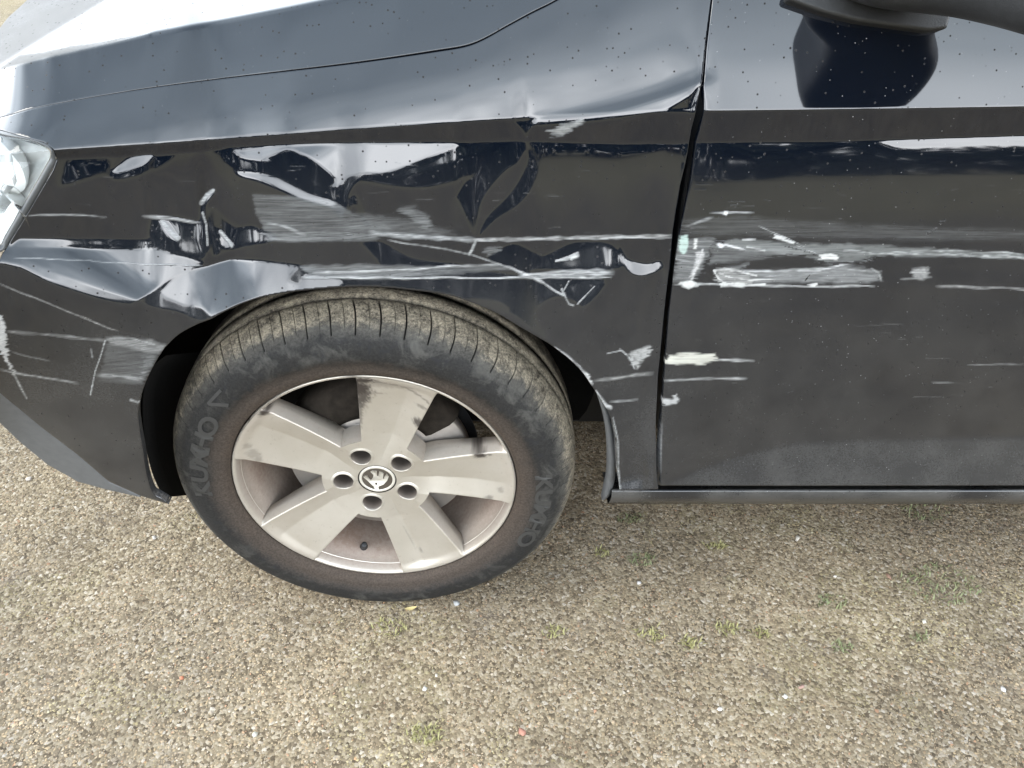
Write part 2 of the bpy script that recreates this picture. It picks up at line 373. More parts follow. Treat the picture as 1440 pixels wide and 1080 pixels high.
# --- lower front: sky lobes over the wheel
dab('26,336 124,334 225,338 246,346 250,356 200,350 124,348 26,349', 4.5, 3.5)
dab('-60,352 12,346 124,350 218,349 244,356 290,370 246,396 193,423 190,430 150,424 100,408 60,392 22,372 -30,362', 4.5, 5)
dab('-40,354 29,349 124,351 218,350 242,356 289,369 240,395 193,422 156,411 111,396 78,382 44,369 15,358', axis((170, 350), (135, 408), [12, 14, 30, 56, 22, 11.5]), 3, False)
dab('293,373 324,364 369,366 413,371 458,381 480,396 480,412 400,416 336,430 290,452 250,440 214,432 197,425 215,412 240,393', 4.5, 4)
dab('293,374 324,366 369,368 413,373 458,384 478,400 436,408 380,416 336,428 296,444 284,431 258,428 232,418 226,410 236,398 262,383', axis((240, 420), (450, 385), [12, 14, 46, 54, 20, 14, 13, 12]), 3, False)
dab('193,423 216,408 240,394 234,401 224,413 228,421 258,432 284,436 288,446 250,436 214,431', 4.0, 2.5, False)
dab('405,395 412,384 424,374 444,376 440,384 430,392 420,400', 4.5, 2.5)
# --- brown arch above the sky band
dab('300,370 330,352 360,344 420,337 500,337 514,346 528,366 536,374 460,378 420,370 369,364 330,362', -9, 3)
dab('507,341 520,337 540,340 562,353 589,364 651,371 622,376 562,375 538,375 526,362', 4.2, 3)
dab('420,374 470,380 540,380 640,376 760,388 850,392 822,434 806,424 780,418 757,438 771,480 742,462 716,442 660,427 590,412 480,412', 2.6, 4)
dab('655,420 700,424 716,436 700,440 665,430', -6, 3)
dab('430,386 476,392 475,404 424,408', 15, 3)
dab('682,362 722,341 756,356 767,359 809,340 853,342 871,356 876,373 851,379 758,379 742,388 700,372', 2.6, 3)
dab('790,368 815,350 852,344 866,360 860,374 800,378', 7.4, 5)
dab('872,346 880,362 893,368 913,370 929,366 933,377 920,384 902,388 886,383 874,366', 20, 2.5)
dab('800,404 822,428 846,396 820,394', 7, 3)
# --- torn corner against the door and the soft dent above it
dab('760,168 880,140 985,108 985,118 900,150 850,160', lambda x, y: RM[0, 0]*0+64, 14)
dab('862,160 930,140 975,122 986,116 975,132 940,148 905,158', 22, 4)
dab('934,157 960,140 974,130 986,117 986,160 960,159', -6, 2)
dab('970,156 975,137 984,122 983,130 977,156', 13, 2)
# --- fender foot by the sill
dab('866,676 924,668 930,700 866,700', 8, 6)
# rolled rear edge of the wing
dab('929,378 919,443 911,527 908,600 911,660 922,686 925,600 926,527 934,443 942,376', 3.5, 4, False)
dab('959,228 951,262 943,300 938,332 945,334 951,300 958,262 967,232', 3.5, 3, False)
w_ = np.exp(-((GR-cr+2.0)/1.3)**2)*(GC < 990); RM = RM*(1-w_)+13*w_
# slow waves in the door skin
RM += 1.3*(vnoise(GC/170, GR/7.0, 61)-0.5)*smooth((GC-960)/40)*smooth((GR-246)/8)*smooth((345-GR)/40)
# gentle panel waviness
RM += 0.5*(vnoise(GC/60, GR/30, 3)-0.5)*np.clip((GR-vr)/30, 0, 1)

def solve_surface():
    dx, dy = (GC-CX)/F, (GR-CY)/F
    D = FWD+dx[..., None]*RGT-dy[..., None]*UPV                   # ray with unit forward depth
    Dn = D/np.linalg.norm(D, axis=-1, keepdims=True)
    psi = np.radians(np.interp(cc, [-240, 0, 250, 470, 700, 1400, 1700], [-52, -30, -10, -2, 0, 1, 2]))[None, :]
    alpha = np.arctan2(-Dn[..., 0], Dn[..., 1])                    # azimuth of the way back to the lens
    wt = smooth((RM-52)/60); az = (2*psi-alpha)*(1-wt)+alpha*wt     # flat bonnet: mirrored straight on
    Rr = np.radians(RM)
    refl = np.stack([np.sin(az)*np.cos(Rr), -np.cos(az)*np.cos(Rr), np.sin(Rr)], -1)
    n = refl-Dn; n /= np.linalg.norm(n, axis=-1, keepdims=True)
    den = (D*n).sum(-1)
    p = np.clip(-((-UPV/F)*n).sum(-1)/den, -0.02, 0.02)*ST         # d ln depth per row / column
    q = np.clip(-((RGT/F)*n).sum(-1)/den, -0.02, 0.02)*ST
    wq = 0.03
    py = np.zeros((NR, NC)); py[:-1] = 0.5*(p[:-1]+p[1:])
    qx = np.zeros((NR, NC)); qx[:, :-1] = 0.5*(q[:, :-1]+q[:, 1:])
    div = py.copy(); div[1:] -= py[:-1]
    dq = qx.copy(); dq[:, 1:] -= qx[:, :-1]
    rhs = div+wq*dq
    def dct2(a):
        b = np.concatenate([a, a[::-1]], 0); b = np.concatenate([b, b[:, ::-1]], 1)
        return np.fft.rfft2(b), b.shape
    B, shp = dct2(rhs)
    ky = np.fft.fftfreq(shp[0])*2*np.pi; kx = np.arange(B.shape[1])/shp[1]*2*np.pi
    lam = (2*np.cos(ky)-2)[:, None]+wq*(2*np.cos(kx)-2)[None, :]
    lam[0, 0] = 1; X = B/lam; X[0, 0] = 0
    L = np.fft.irfft2(X, s=shp)[:NR, :NC]
    # anchor: body line at column 850 stands 20 mm outside the rim plane
    i, j = int((162-R0)/ST), int((850-C0)/ST)
    need = (0.040-CAM[1])/D[i, j, 1]
    return L+(math.log(need)-L[i, j]), D
LD, RAY = solve_surface()
def bil(A, c, r):
    x = np.clip((np.asarray(c)-C0)/ST, 0, NC-1.001); y = np.clip((np.asarray(r)-R0)/ST, 0, NR-1.001)
    j, i = x.astype(int), y.astype(int); fx, fy = x-j, y-i
    return (A[i, j]*(1-fx)+A[i, j+1]*fx)*(1-fy)+(A[i+1, j]*(1-fx)+A[i+1, j+1]*fx)*fy
def raydir(c, r):
    c = np.asarray(c, float); r = np.asarray(r, float)
    return FWD+((c-CX)/F)[..., None]*RGT-((r-CY)/F)[..., None]*UPV
def surf(c, r):
    return CAM+raydir(c, r)*np.exp(bil(LD, c, r))[..., None]
def on_plane(c, r, y):
    d = raydir(np.array([c]), np.array([r]))[0]; return CAM+d*((y-CAM[1])/d[1])
def on_ground(c, r, z=0.0):
    d = raydir(np.array([c]), np.array([r]))[0]; return CAM+d*((z-CAM[2])/d[2])
for q in [(540, 408), (300, 440), (205, 560), (868, 650), (900, 680), (1200, 680), (1440, 682), (1200, 0), (230, 705), (0, 590), (400, 100), (300, 20), (30, 20), (0, 300), (600, -80)]:
    print('surf', q, np.round(surf(*map(np.array, q)), 3))

# ---- wear maps on the same sheet: dust, haze (grey scuffs), marks (bare / transferred paint, a painted seam highlight)
DUST = np.zeros((NR, NC)); HAZE = np.zeros((NR, NC)); MARK = np.zeros((NR, NC, 4)); MARK[..., :3] = 0.6; SPECK = np.full((NR, NC), 0.04)
DUST += 0.10*smooth((GR-vr)/60)+0.40*smooth((GR-300)/300)+0.14*smooth((GR-610)/30)*smooth((GC-930)/40)
DUST += 0.12*smooth((300-GC)/250)*smooth((GR-430)/60)
_s, _m = mask(P_('-40,110 0,95 27,77 60,73 100,64 150,56 215,44 160,60 100,73 60,82 20,93'), 4); DUST[_s] = np.maximum(DUST[_s], 2.6*_m)
DUST = np.maximum(DUST, 2.6*smooth((0.61*(150-GC)-GR)/14+0.5)*smooth((sh-GR)/6+0.5)*(GC < 300))
SPECK += 0.32*smooth((GC-950)/60)*(0.35+0.65*np.exp(-((GC-1220)/70)**2))
NZ = vnoise(GC/26, GR/1.8, 5)*0.6+vnoise(GC/7, GR/1.6, 6)*0.4       # streaky
NB = vnoise(GC/6, GR/5, 8)*0.5+vnoise(GC/2.6, GR/2.2, 9)*0.5
def wmask(poly, f, k=1.0):
    """outline mask with torn, streaky edges"""
    sl_ = box_of(poly, f*2+12); x, y = GC[sl_], GR[sl_]
    x = x+k*((vnoise(x/16, y/1.9, 21)-0.5)*17+(vnoise(x/4, y/2.2, 22)-0.5)*6); y = y+k*((vnoise(x/11, y/4, 23)-0.5)*4.5)
    d = segdist(poly, x, y); s = np.where(inside(poly, x, y), d, -d)
    return sl_, smooth((s/f+1)*0.5)
def haze(poly, a, f=4, k=0.8):
    s, m = wmask(P_(poly) if isinstance(poly, str) else poly, f, k)
    HAZE[s] = np.maximum(HAZE[s], m*a*(0.5+0.45*NZ[s]+0.45*vnoise(GC[s]/38, GR[s]/16, 71)))
def stroke(pts, w, a, col=(0.62, 0.63, 0.62), rag=0.7, taper=True, base=NZ):
    pts = P_(pts) if isinstance(pts, str) else pts
    s = box_of(pts, w*2+4); x, y = GC[s], GR[s]
    d = segdist(pts, x, y+ (vnoise(x/30, y*0+w, 4)-0.5)*2.0, closed=False)
    wv = w*(0.55+0.9*vnoise(x/14, y*0+w*3.1, 31)) if w > 1.3 else w
    m = smooth(1.3-d/np.maximum(wv, 0.75))*a*(0.45+0.75*vnoise(x/9, y/1.7, 33))*np.clip(1-rag+rag*1.9*base[s], 0, 1)
    if taper:
        xs = [p[0] for p in pts]; lo, hi = min(xs), max(xs)
        if hi-lo > 30: m *= smooth((x-lo+6)/18)*smooth((hi-x+6)/18)
    k = m > MARK[s][..., 3]
    MARK[s] = np.where(k[..., None], np.concatenate([np.broadcast_to(np.array(col), x.shape+(3,)), m[..., None]], -1), MARK[s])
def blot(poly, a, col=(0.68, 0.68, 0.66), f=2, rag=0.6, base=NB):
    poly = P_(poly) if isinstance(poly, str) else poly
    q_ = np.asarray(poly); s, m = wmask(poly, f, min(0.9, max(0.15, np.ptp(q_[:, 0])/60))); m = m*a*np.clip(1-rag+rag*1.9*base[s], 0, 1)
    k = m > MARK[s][..., 3]; x = GC[s]
    MARK[s] = np.where(k[..., None], np.concatenate([np.broadcast_to(np.array(col), x.shape+(3,)), m[..., None]], -1), MARK[s])
# fender scuffs
haze('355,273 420,276 470,284 496,300 540,312 560,326 500,338 400,338 372,324 360,300', 0.44, 2.5, 0.2)
haze('500,300 560,306 610,320 640,330 560,334 520,326', 0.35, 6)
haze('560,292 580,290 606,308 606,328 592,326 575,306', 0.6, 5)
haze('372,328 460,322 540,330 530,338 380,340', 0.7, 3)
haze('420,374 520,372 640,376 700,372 720,378 620,388 520,394 430,388', 0.55, 3)
haze('772,186 792,174 822,168 818,176 790,192 778,194', 0.85, 2); blot('774,186 796,175 820,169 812,178 788,191', 0.45, (0.5, 0.5, 0.48))
stroke('520,328 580,332 640,336 668,338', 4.5, 0.65, (0.52, 0.53, 0.53)); stroke('545,338 600,346 664,358 720,378 742,390', 1.3, 0.5)
stroke('660,337 760,336 860,333 945,331', 2.6, 0.75, (0.55, 0.55, 0.54)); stroke('700,335 800,336 945,334', 1.0, 0.8)
stroke('425,391 560,391 700,391 760,389', 1.2, 0.85); stroke('440,384 520,382 640,374 700,372', 1.6, 0.6); stroke('730,388 800,384 862,382', 4.5, 0.8, (0.6, 0.61, 0.61)); stroke('740,391 860,390', 1.4, 0.8)
stroke('715,375 735,384 752,391 764,398', 2.2, 0.85, (0.70, 0.70, 0.69), 0.5); stroke('764,398 780,410 792,416', 1.2, 0.7)
stroke('782,368 800,364 812,357', 2.0, 0.8); blot('800,362 812,356 814,361 803,366', 0.9)
stroke('40,303 90,302 150,305', 1.3, 0.6); stroke('200,304 240,307 282,313', 2.2, 0.7, (0.5, 0.5, 0.49)); stroke('375,314 400,318 430,330', 2.0, 0.5)
stroke('283,286 292,274 300,269', 3.0, 0.7); stroke('285,300 290,316 292,345', 2.6, 0.6); stroke('310,326 322,340 326,346', 2.2, 0.7); stroke('228,312 240,326 250,336', 3.0, 0.55)
stroke('669,338 664,350 660,357', 2.0, 0.7); stroke('664,338 700,339', 0.8, 0.8)
stroke('20,362 110,366 200,372 285,373', 0.9, 0.45)
stroke('790,408 800,428 806,430', 1.5, 0.6); stroke('800,396 790,414', 1.0, 0.5); stroke('812,428 836,402', 0.9, 0.6)
haze('680,350 705,346 700,356 684,358', 0.7, 3)
# fender lower right
blot('885,496 905,489 917,487 912,500 893,519 888,508', 0.75, (0.62, 0.62, 0.6), 2); stroke('872,492 884,502 892,518', 1.2, 0.8); stroke('854,497 875,494', 0.9, 0.7)
stroke('836,536 870,531 895,527 918,525', 2.4, 0.6, (0.5, 0.5, 0.48)); stroke('858,565 880,564 897,562', 1.8, 0.7)
stroke('780,489 800,504 815,516 822,527 833,542', 2.2, 0.9, (0.7, 0.7, 0.7), 0.5); stroke('838,551 846,562 852,571 858,573', 2.6, 0.95, (0.72, 0.72, 0.71), 0.4); blot('818,521 826,524 834,540 828,540', 0.9)
stroke('862,588 869,620 870,660 872,688', 1.2, 0.6)
# bumper
blot('-6,440 2,444 8,462 10,490 14,512 21,528 14,520 4,500 -6,486', 0.98, (0.82, 0.82, 0.81), 2, 0.35); stroke('20,526 30,546 38,560', 1.4, 0.7)
stroke('8,466 60,470 110,476 150,479', 2.2, 0.65, (0.42, 0.42, 0.41)); stroke('0,520 25,525 60,531 110,540', 1.8, 0.6); stroke('15,494 40,501 70,508', 1.0, 0.5)
stroke('148,478 141,502 134,522 127,556', 1.4, 0.85, taper=False); stroke('128,492 130,503', 1.6, 0.7, taper=False)
blot('148,474 180,474 214,480 234,488 222,496 190,490 155,484', 0.5, (0.5, 0.5, 0.49), 3, 0.8, NZ); stroke('150,475 190,477 226,487', 1.4, 0.8)
haze('150,484 215,488 222,500 196,540 140,536 146,510', 0.36, 3, 0.25); stroke('136,528 170,530 200,534', 2.6, 0.5); stroke('184,563 194,566 200,562', 2.2, 0.7)
haze('198,500 220,496 205,530 196,540', 0.6, 4)
# thin highlight along the bumper seam, painted as a pale line
stroke('0,400 50,419 100,440 157,463 166,465', 0.9, 0.75, (0.6, 0.58, 0.54), 0.2)
# door
blot('1030,336 1160,344 1190,342 1250,346 1440,358 1460,359 1460,364 1440,363 1300,360 1235,360 1205,368 1178,372 1150,366 1110,356 1040,352 1000,346', 0.34, (0.50, 0.52, 0.51), 3, 0.75, NZ)
stroke('1235,355 1300,357 1380,360 1460,362', 2.6, 0.8, (0.56, 0.58, 0.57)); stroke('1180,352 1230,356 1300,352 1440,357', 2.2, 0.7, (0.6, 0.62, 0.61))
blot('1154,358 1166,356 1184,362 1180,366 1162,365 1154,364', 1.0, (0.85, 0.85, 0.82), 1.5, 0.25)
blot('1086,328 1098,332 1116,340 1114,343 1100,338 1090,336', 0.95, (0.78, 0.78, 0.76), 1.5, 0.3)
stroke('1066,317 1086,326 1105,334 1140,352', 0.9, 0.6); stroke('1120,345 1136,352 1150,358', 1.2, 0.6)
blot('1003,380 1016,378 1046,386 1060,392 1058,402 1030,404 1014,400 1006,390', 0.45, (0.72, 0.72, 0.70), 2, 0.55, NZ)
blot('1040,382 1110,380 1150,379 1180,372 1235,382 1240,394 1200,398 1120,398 1060,398', 0.42, (0.56, 0.57, 0.57), 4, 0.7, NZ)
stroke('1100,381 1150,378 1180,374', 2.4, 0.75); stroke('1170,396 1180,392 1200,396', 1.4, 0.4)
stroke('948,400 990,400 1060,401 1140,403 1230,402', 1.6, 0.8); blot('955,396 972,394 984,402 970,406 956,401', 0.95, (0.8, 0.8, 0.77), 1.5, 0.4); blot('1012,396 1050,398 1046,404 1016,403', 0.9, (0.8, 0.8, 0.77), 1.5, 0.4); blot('1134,401 1150,398 1146,404', 0.95, (0.8, 0.8, 0.78), 1.2, 0.2)
blot('957,332 967,330 968,348 962,358 955,354', 0.95, (0.50, 0.64, 0.58), 1.5, 0.4); blot('976,336 981,336 980,350 976,350', 0.9, (0.75, 0.75, 0.72), 1.5, 0.4)
blot('980,354 990,352 988,366 980,380 976,390 970,390 976,374', 0.7, (0.66, 0.65, 0.64), 2, 0.6); haze('950,340 1000,334 1000,350 990,372 975,394 946,396', 0.7, 4); haze('960,310 1040,304 1200,316 1440,324 1440,338 1180,336 1030,330 965,330', 0.2, 5)
stroke('998,300 1030,299 1060,299', 1.4, 0.65); blot('1019,297 1025,298 1022,303 1017,301', 1.0, (0.85, 0.85, 0.83), 1.2, 0.1)
stroke('965,318 985,312 1003,306', 2.0, 0.4); stroke('1008,346 1020,345 1050,352', 2.2, 0.95, (0.8, 0.8, 0.8), 0.3); blot('1005,344 1012,342 1020,346 1014,349', 0.95, (0.85, 0.85, 0.86), 1.2, 0.2); stroke('1045,338 1062,337', 2.2, 0.9); stroke('1050,348 1075,352', 2.0, 0.8)
haze('1003,344 1070,346 1160,352 1000,372 1002,356', 0.5, 4); haze('1020,376 1050,370 1048,380', 0.6, 3)
blot('1283,378 1296,376 1304,378 1306,389 1298,394 1284,391', 0.62, (0.55, 0.55, 0.54), 3, 0.7); stroke('1266,392 1285,391 1310,389', 1.6, 0.5); stroke('1225,378 1236,384 1239,394', 1.4, 0.7, taper=False)
stroke('1316,402 1380,404 1440,406 1470,407', 1.7, 0.6, (0.48, 0.48, 0.47)); stroke('1360,512 1440,512', 1.0, 0.4); stroke('1310,537 1342,537', 1.0, 0.4)
blot('936,499 960,497 985,498 1008,497 1012,505 985,513 955,512 936,511', 0.95, (0.74, 0.73, 0.64), 2, 0.55, NZ); stroke('985,506 1020,507 1060,508', 2.0, 0.8)
stroke('932,535 960,534 1000,533 1050,533', 1.8, 0.65); blot('931,560 944,562 951,554 955,562 950,568 936,570', 0.85, (0.66, 0.66, 0.65), 1.5, 0.5)
stroke('934,500 931,560 930,600 929,676', 0.7, 0.5, (0.5, 0.52, 0.54), 0.3)
stroke('1004,381 1018,379 1034,381 1050,385 1064,388', 2.2, 1.0, (0.72, 0.72, 0.70), 0.4, False); stroke('1005,383 1010,392 1020,400 1042,403 1075,400', 2.0, 1.0, (0.72, 0.72, 0.70), 0.4, False); stroke('1012,385 1030,391 1056,394 1090,392', 1.5, 0.9, (0.7, 0.7, 0.68), 0.5, False)
stroke('1040,382 1100,381 1150,380 1180,373 1200,371', 1.8, 0.9, (0.62, 0.63, 0.63), 0.5); stroke('1060,388 1130,386 1180,380 1230,382', 1.6, 0.6, (0.55, 0.56, 0.56), 0.6); stroke('988,352 983,366 978,380 973,393', 2.4, 0.9, (0.66, 0.65, 0.64), 0.6, False)
stroke('1150,368 1190,371 1215,368 1240,361', 1.6, 0.95, (0.01, 0.01, 0.012), 0.3); stroke('1100,345 1130,353 1150,358', 1.2, 0.9, (0.015, 0.015, 0.016), 0.3); stroke('1060,362 1110,358 1150,359', 1.4, 0.8, (0.02, 0.02, 0.02), 0.4)
stroke('1000,346 1006,340 1018,341', 1.6, 0.9, (0.01, 0.01, 0.015), 0.3); stroke('1132,394 1138,388', 1.2, 0.9, (0.01, 0.01, 0.01), 0.2); stroke('1305,328 1312,324 1316,321', 2.2, 0.9, (0.01, 0.01, 0.01), 0.2); stroke('1322,312 1328,310', 2.2, 0.9, (0.01, 0.01, 0.01), 0.2)
# scattered hairline scratches along the door
for k in range(34):
    x0 = RNG.uniform(960, 1430); y0 = RNG.uniform(410, 600) if k % 2 else RNG.uniform(250, 335)
    ln = RNG.uniform(6, 40)
    stroke([(x0, y0), (x0+ln, y0+RNG.uniform(-1.5, 1.5))], 0.7, RNG.uniform(0.04, 0.16), (0.40, 0.40, 0.39), 0.4, taper=False)
for k in range(30):
    x0, y0 = RNG.uniform(100, 930), RNG.uniform(225, 330); ln = RNG.uniform(5, 30)
    stroke([(x0, y0), (x0+ln, y0+RNG.uniform(-2, 2))], 0.7, RNG.uniform(0.03, 0.12), (0.42, 0.42, 0.40), 0.4, taper=False)

def panel(name, poly, mat, parent, depth=0.012, lip=0.0011, dust=0.0, edge_push=None, attrs=True):
    poly = np.asarray(poly, float)
    s = box_of(poly, 3); x, y = GC[s], GR[s]
    cx_, cy_ = x[:-1, :-1]+ST/2, y[:-1, :-1]+ST/2
    keep = inside(poly, cx_, cy_)
    nr, nc = x.shape
    F4 = grid_faces(nr, nc)[keep.ravel()][:, ::-1]
    used, inv = np.unique(F4, return_inverse=True); F4 = inv.reshape(-1, 4)
    c, r = x.ravel()[used].copy(), y.ravel()[used].copy()
    e = np.concatenate([F4[:, [0, 1]], F4[:, [1, 2]], F4[:, [2, 3]], F4[:, [3, 0]]])
    key = np.sort(e, 1); code = key[:, 0].astype(np.int64)*len(used)+key[:, 1]
    _, idx, cnt = np.unique(code, return_index=True, return_counts=True)
    be = e[idx[cnt == 1]]
    bv = np.unique(be)
    # snap the border onto the outline
    px, py = c[bv], r[bv]; best = np.full(len(bv), 1e9); nx, ny = px.copy(), py.copy(); n = len(poly)
    for i in range(n):
        x0, y0 = poly[i]; dx, dy = poly[(i+1) % n]-poly[i]; L = dx*dx+dy*dy+1e-9
        t = np.clip(((px-x0)*dx+(py-y0)*dy)/L, 0, 1); qx, qy = x0+t*dx, y0+t*dy
        d = np.hypot(px-qx, py-qy); k = d < best; best[k] = d[k]; nx[k] = qx[k]; ny[k] = qy[k]
    k = best < ST*1.6; c[bv[k]], r[bv[k]] = nx[k], ny[k]
    V = surf(c, r)
    # surface normals on the border (towards the lens) and outward direction
    h = 1.5
    nrm = np.cross(surf(c[bv]+h, r[bv])-surf(c[bv]-h, r[bv]), surf(c[bv], r[bv]-h)-surf(c[bv], r[bv]+h))
    nrm /= np.linalg.norm(nrm, axis=1, keepdims=True)
    nrm[(nrm*(CAM-V[bv])).sum(1) < 0] *= -1
    mp = np.full(len(used), -1); mp[bv] = np.arange(len(bv))
    out = np.zeros((len(bv), 3))
    ed = V[be[:, 1]]-V[be[:, 0]]
    for a in (0, 1):
        o = np.cross(ed, nrm[mp[be[:, a]]]); np.add.at(out, mp[be[:, a]], o)
    out /= (np.linalg.norm(out, axis=1, keepdims=True)+1e-9)
    nb = len(bv); base = len(used)
    r1 = V[bv]+out*lip*0.7-nrm*lip*0.35; r2 = V[bv]+out*lip-nrm*lip*1.1; r3 = V[bv]+out*lip*0.6-nrm*depth
    VV = np.concatenate([V, r1, r2, r3]); fs = [F4]
    b0, b1 = be[:, 0], be[:, 1]; m0, m1 = mp[b0], mp[b1]
    fs.append(np.stack([b1, b0, base+m0, base+m1], 1))
    for a in range(2): fs.append(np.stack([base+a*nb+m1, base+a*nb+m0, base+(a+1)*nb+m0, base+(a+1)*nb+m1], 1))
    at = None
    if attrs:
        g = lambda A: np.concatenate([bil(A, c, r)]+[bil(A, c[bv], r[bv])]*3)
        at = {'dust': g(DUST)+dust, 'haze': g(HAZE), 'speck': g(SPECK), 'mark': np.stack([g(MARK[..., i]) for i in range(4)], -1)}
    return npmesh(name, VV, [np.concatenate(fs)], mat, parent, True, at)

car = empty('hatchback_car', (0.6, 0.75, 0))
tag(car, 'black hatchback with a scraped and dented front wing and door', 'car')
class _W: pass
def local(o):                       # keep world positions under the car empty
    o.matrix_parent_inverse = Matrix.Translation(-car.location); return o

gap_top = curve([(x, y-np.interp(x, [0, 300, 600], [0.9, 1.3, 2.2])) for x, y in gapline if -60 <= x <= 850], 5)
gap_bot = curve([(x, y+np.interp(x, [0, 300, 600], [0.9, 1.3, 2.2])) for x, y in gapline if -60 <= x <= 960], 5)
arch = P_('237,709 226,702 213,693 205,668 200,637 195,606 193,577 200,547 213,517 230,490 250,470 277,455 297,447 313,438 333,428 367,417 417,408.5 480,403 530,402.5 580,407 630,414 667,426 700,440 733,460 767,479 780,488 800,503 820,523 833,542 847,563 860,588 867,617 869,650 872,689')
archc = curve(arch, 4)
def cut(pl, x0, x1): return [p for p in pl if x0 <= p[0] <= x1]
fe_right = P_('1060,-200 1000,-60 999,0 991,67 987,113 984,125 978,157 971,183 966,215 962,233 955,260 948,300 944,330 940,373 932,443 924,527 921,600 923,660 926,687')
i_split = min(range(len(archc)), key=lambda i: (archc[i][0]-232)**2+(archc[i][1]-487)**2)
seam = P_('5,351 -2,372 0,400 50,419 100,440 157,463 200,472 232,486')
hl_edge = P_('-60,168 0,181.5 29,190 62,199 75.5,209 81,223 75.5,239 40,300 13,344 5,356')
fender_poly = [p for p in gap_bot if p[0] <= 958][::-1][:0]
fender_poly = cut(gap_bot, -60, 960)+[(1000, -140)]+fe_right[1:]+list(reversed(archc[i_split:]))+[(232, 486)]+seam[::-1][1:-1]+hl_edge[::-1]
fender = local(panel('fender', fender_poly, M['paint'], car))
tag(fender, 'front wing with creased dents and white scrape marks')
door_poly = P_('1064,-178 1004,-60 1003.5,0 995.5,67 991.5,120 990.7,157 985,183 980,200 973,253 963,300 957,330 950,373 942,443 936,527 931,600 929.5,660 931,682')+[(1100, 682.5), (1440, 682), (1660, 682), (1660, -178)]
door = local(panel('front_door', door_poly, M['paint'], car, lip=0.0014))
tag(door, 'front door with white transfer scrapes across its leading edge')
bonnet_poly = P_('-110,187')+cut(gap_top, -60, 850)+P_('900,-80 960,-120 960,-150 160,-150 120,-95 80,-40 33,5 11,25 0,39 -30,75 -70,120 -100,160')
bonnet = local(panel('bonnet', bonnet_poly, M['paint'], car))
bumper_poly = seam[1:]+archc[:i_split][::-1]+P_('200,698 153,677 110,640 60,602 0,552 -60,490 -110,430 -120,370 -60,360')
bumper = local(panel('front_bumper', bumper_poly, M['paint'], car, dust=0.06))
tag(bumper, 'front bumper corner with white scratches beside the wheel arch')
lip_poly = P_('-62,492 0,554 60,604 110,642 153,679 200,699.5 226,704 237,711 233,713 200,698.5 150,688.5 110,677.5 67,653.5 27,620.5 0,593.5 -60,540')
lip_poly = P_('-62,492 0,553.5 60,603.5 110,641.5 153,678.5 199,699.5 150,688.5 110,677.5 67,653.5 27,620.5 0,593.5 -60,540')
bl = local(panel('bumper_spoiler', lip_poly, M['trim'], car, depth=0.02, attrs=False))

# the door carries on rearwards, with the glass above it
re = surf(np.full(120, 1659.0), np.linspace(-177, 682, 120)); dv = np.concatenate([re+np.array([dx, 0.0, 0.0]) for dx in (0.0, 0.2, 0.45)])
zv = np.zeros(len(dv)); dmk = np.stack([zv+0.6]*3+[zv], -1)
local(npmesh('door_rear_skin', dv, grid_faces(3, 120)[:, ::-1], M['paint'], car, True, {'dust': np.tile(0.1+0.4*np.linspace(0, 1, 120), 3), 'haze': zv, 'speck': zv+0.3, 'mark': dmk}))
M['window'] = simple('dark_side_glass', (0.008, 0.009, 0.010), 0.03, var=0.05)
te = surf(np.linspace(1066, 1659, 40), np.full(40, -177.0)); te = np.concatenate([te, te[-1:]+[[0.5, 0, 0]]])
local(npmesh('side_window', np.concatenate([te+np.array([0.02*k, 0.075*k+0.012, 0.12*k]) for k in (0, 1, 2, 3)]), grid_faces(4, 41), M['window'], car))
# bonnet continues to the far side
tc_ = np.arange(160, 940, 12.0); e0 = surf(tc_, np.full_like(tc_, -149.0))
rows = [e0+np.array([0, d, h]) for d, h in ((0.0, 0.0), (0.25, 0.012), (0.6, 0.008), (0.9, -0.03), (1.05, -0.12))]
far_bonnet = local(npmesh('bonnet_far_half', np.concatenate(rows), grid_faces(5, len(tc_)), M['paint'], car))

# ---- headlight
hl_in = P_('-70,176 0,190 40,197 67,208 71.5,219 64,234 40,276 9,329 0,345 -20,352 -80,350')
hl = empty('headlight', (0, 0, 0), car); local(hl)
hl_out = P_('-62,170 0,183.5 29,191.5 61,200.5 73.5,210 78.5,223 73.5,238 38.5,299 11.5,343 4,353 -20,357 -80,356')
def ring_panel(name, outer, inner, mat, parent, dz):
    o = np.asarray(curve(outer+[outer[0]], 6)[:-1]); n = len(o)
    def resample(pl, n):
        p = np.asarray(curve(pl+[pl[0]], 10)); d = np.concatenate([[0], np.cumsum(np.hypot(*(p[1:]-p[:-1]).T))])
        q = np.linspace(0, d[-1], n, endpoint=False); return np.stack([np.interp(q, d, p[:, 0]), np.interp(q, d, p[:, 1])], 1)
    o = resample(outer, 240); i = np.stack([o[np.argmin(np.hypot(*(o-p).T))] for p in o])
    ii = resample(inner, 600); i = np.stack([ii[np.argmin(np.hypot(*(ii-p).T))] for p in o])
    mid = (o+i)/2
    a, b_, c = surf(o[:, 0], o[:, 1]), surf(mid[:, 0], mid[:, 1]), surf(i[:, 0], i[:, 1])
    tocam = lambda v: (CAM-v)/np.linalg.norm(CAM-v, axis=1, keepdims=True)
    back = a-tocam(a)*0.02
    v = np.concatenate([back, a, b_+tocam(b_)*dz, c+tocam(c)*dz*0.2, c-tocam(c)*0.012])
    return npmesh(name, v, grid_faces(5, 240, True), mat, parent)
ring_panel('seal', hl_out, hl_in, M['seal'], hl, 0.002)
lens = panel('lens', hl_in, M['lens'], hl, depth=0.004, attrs=False)
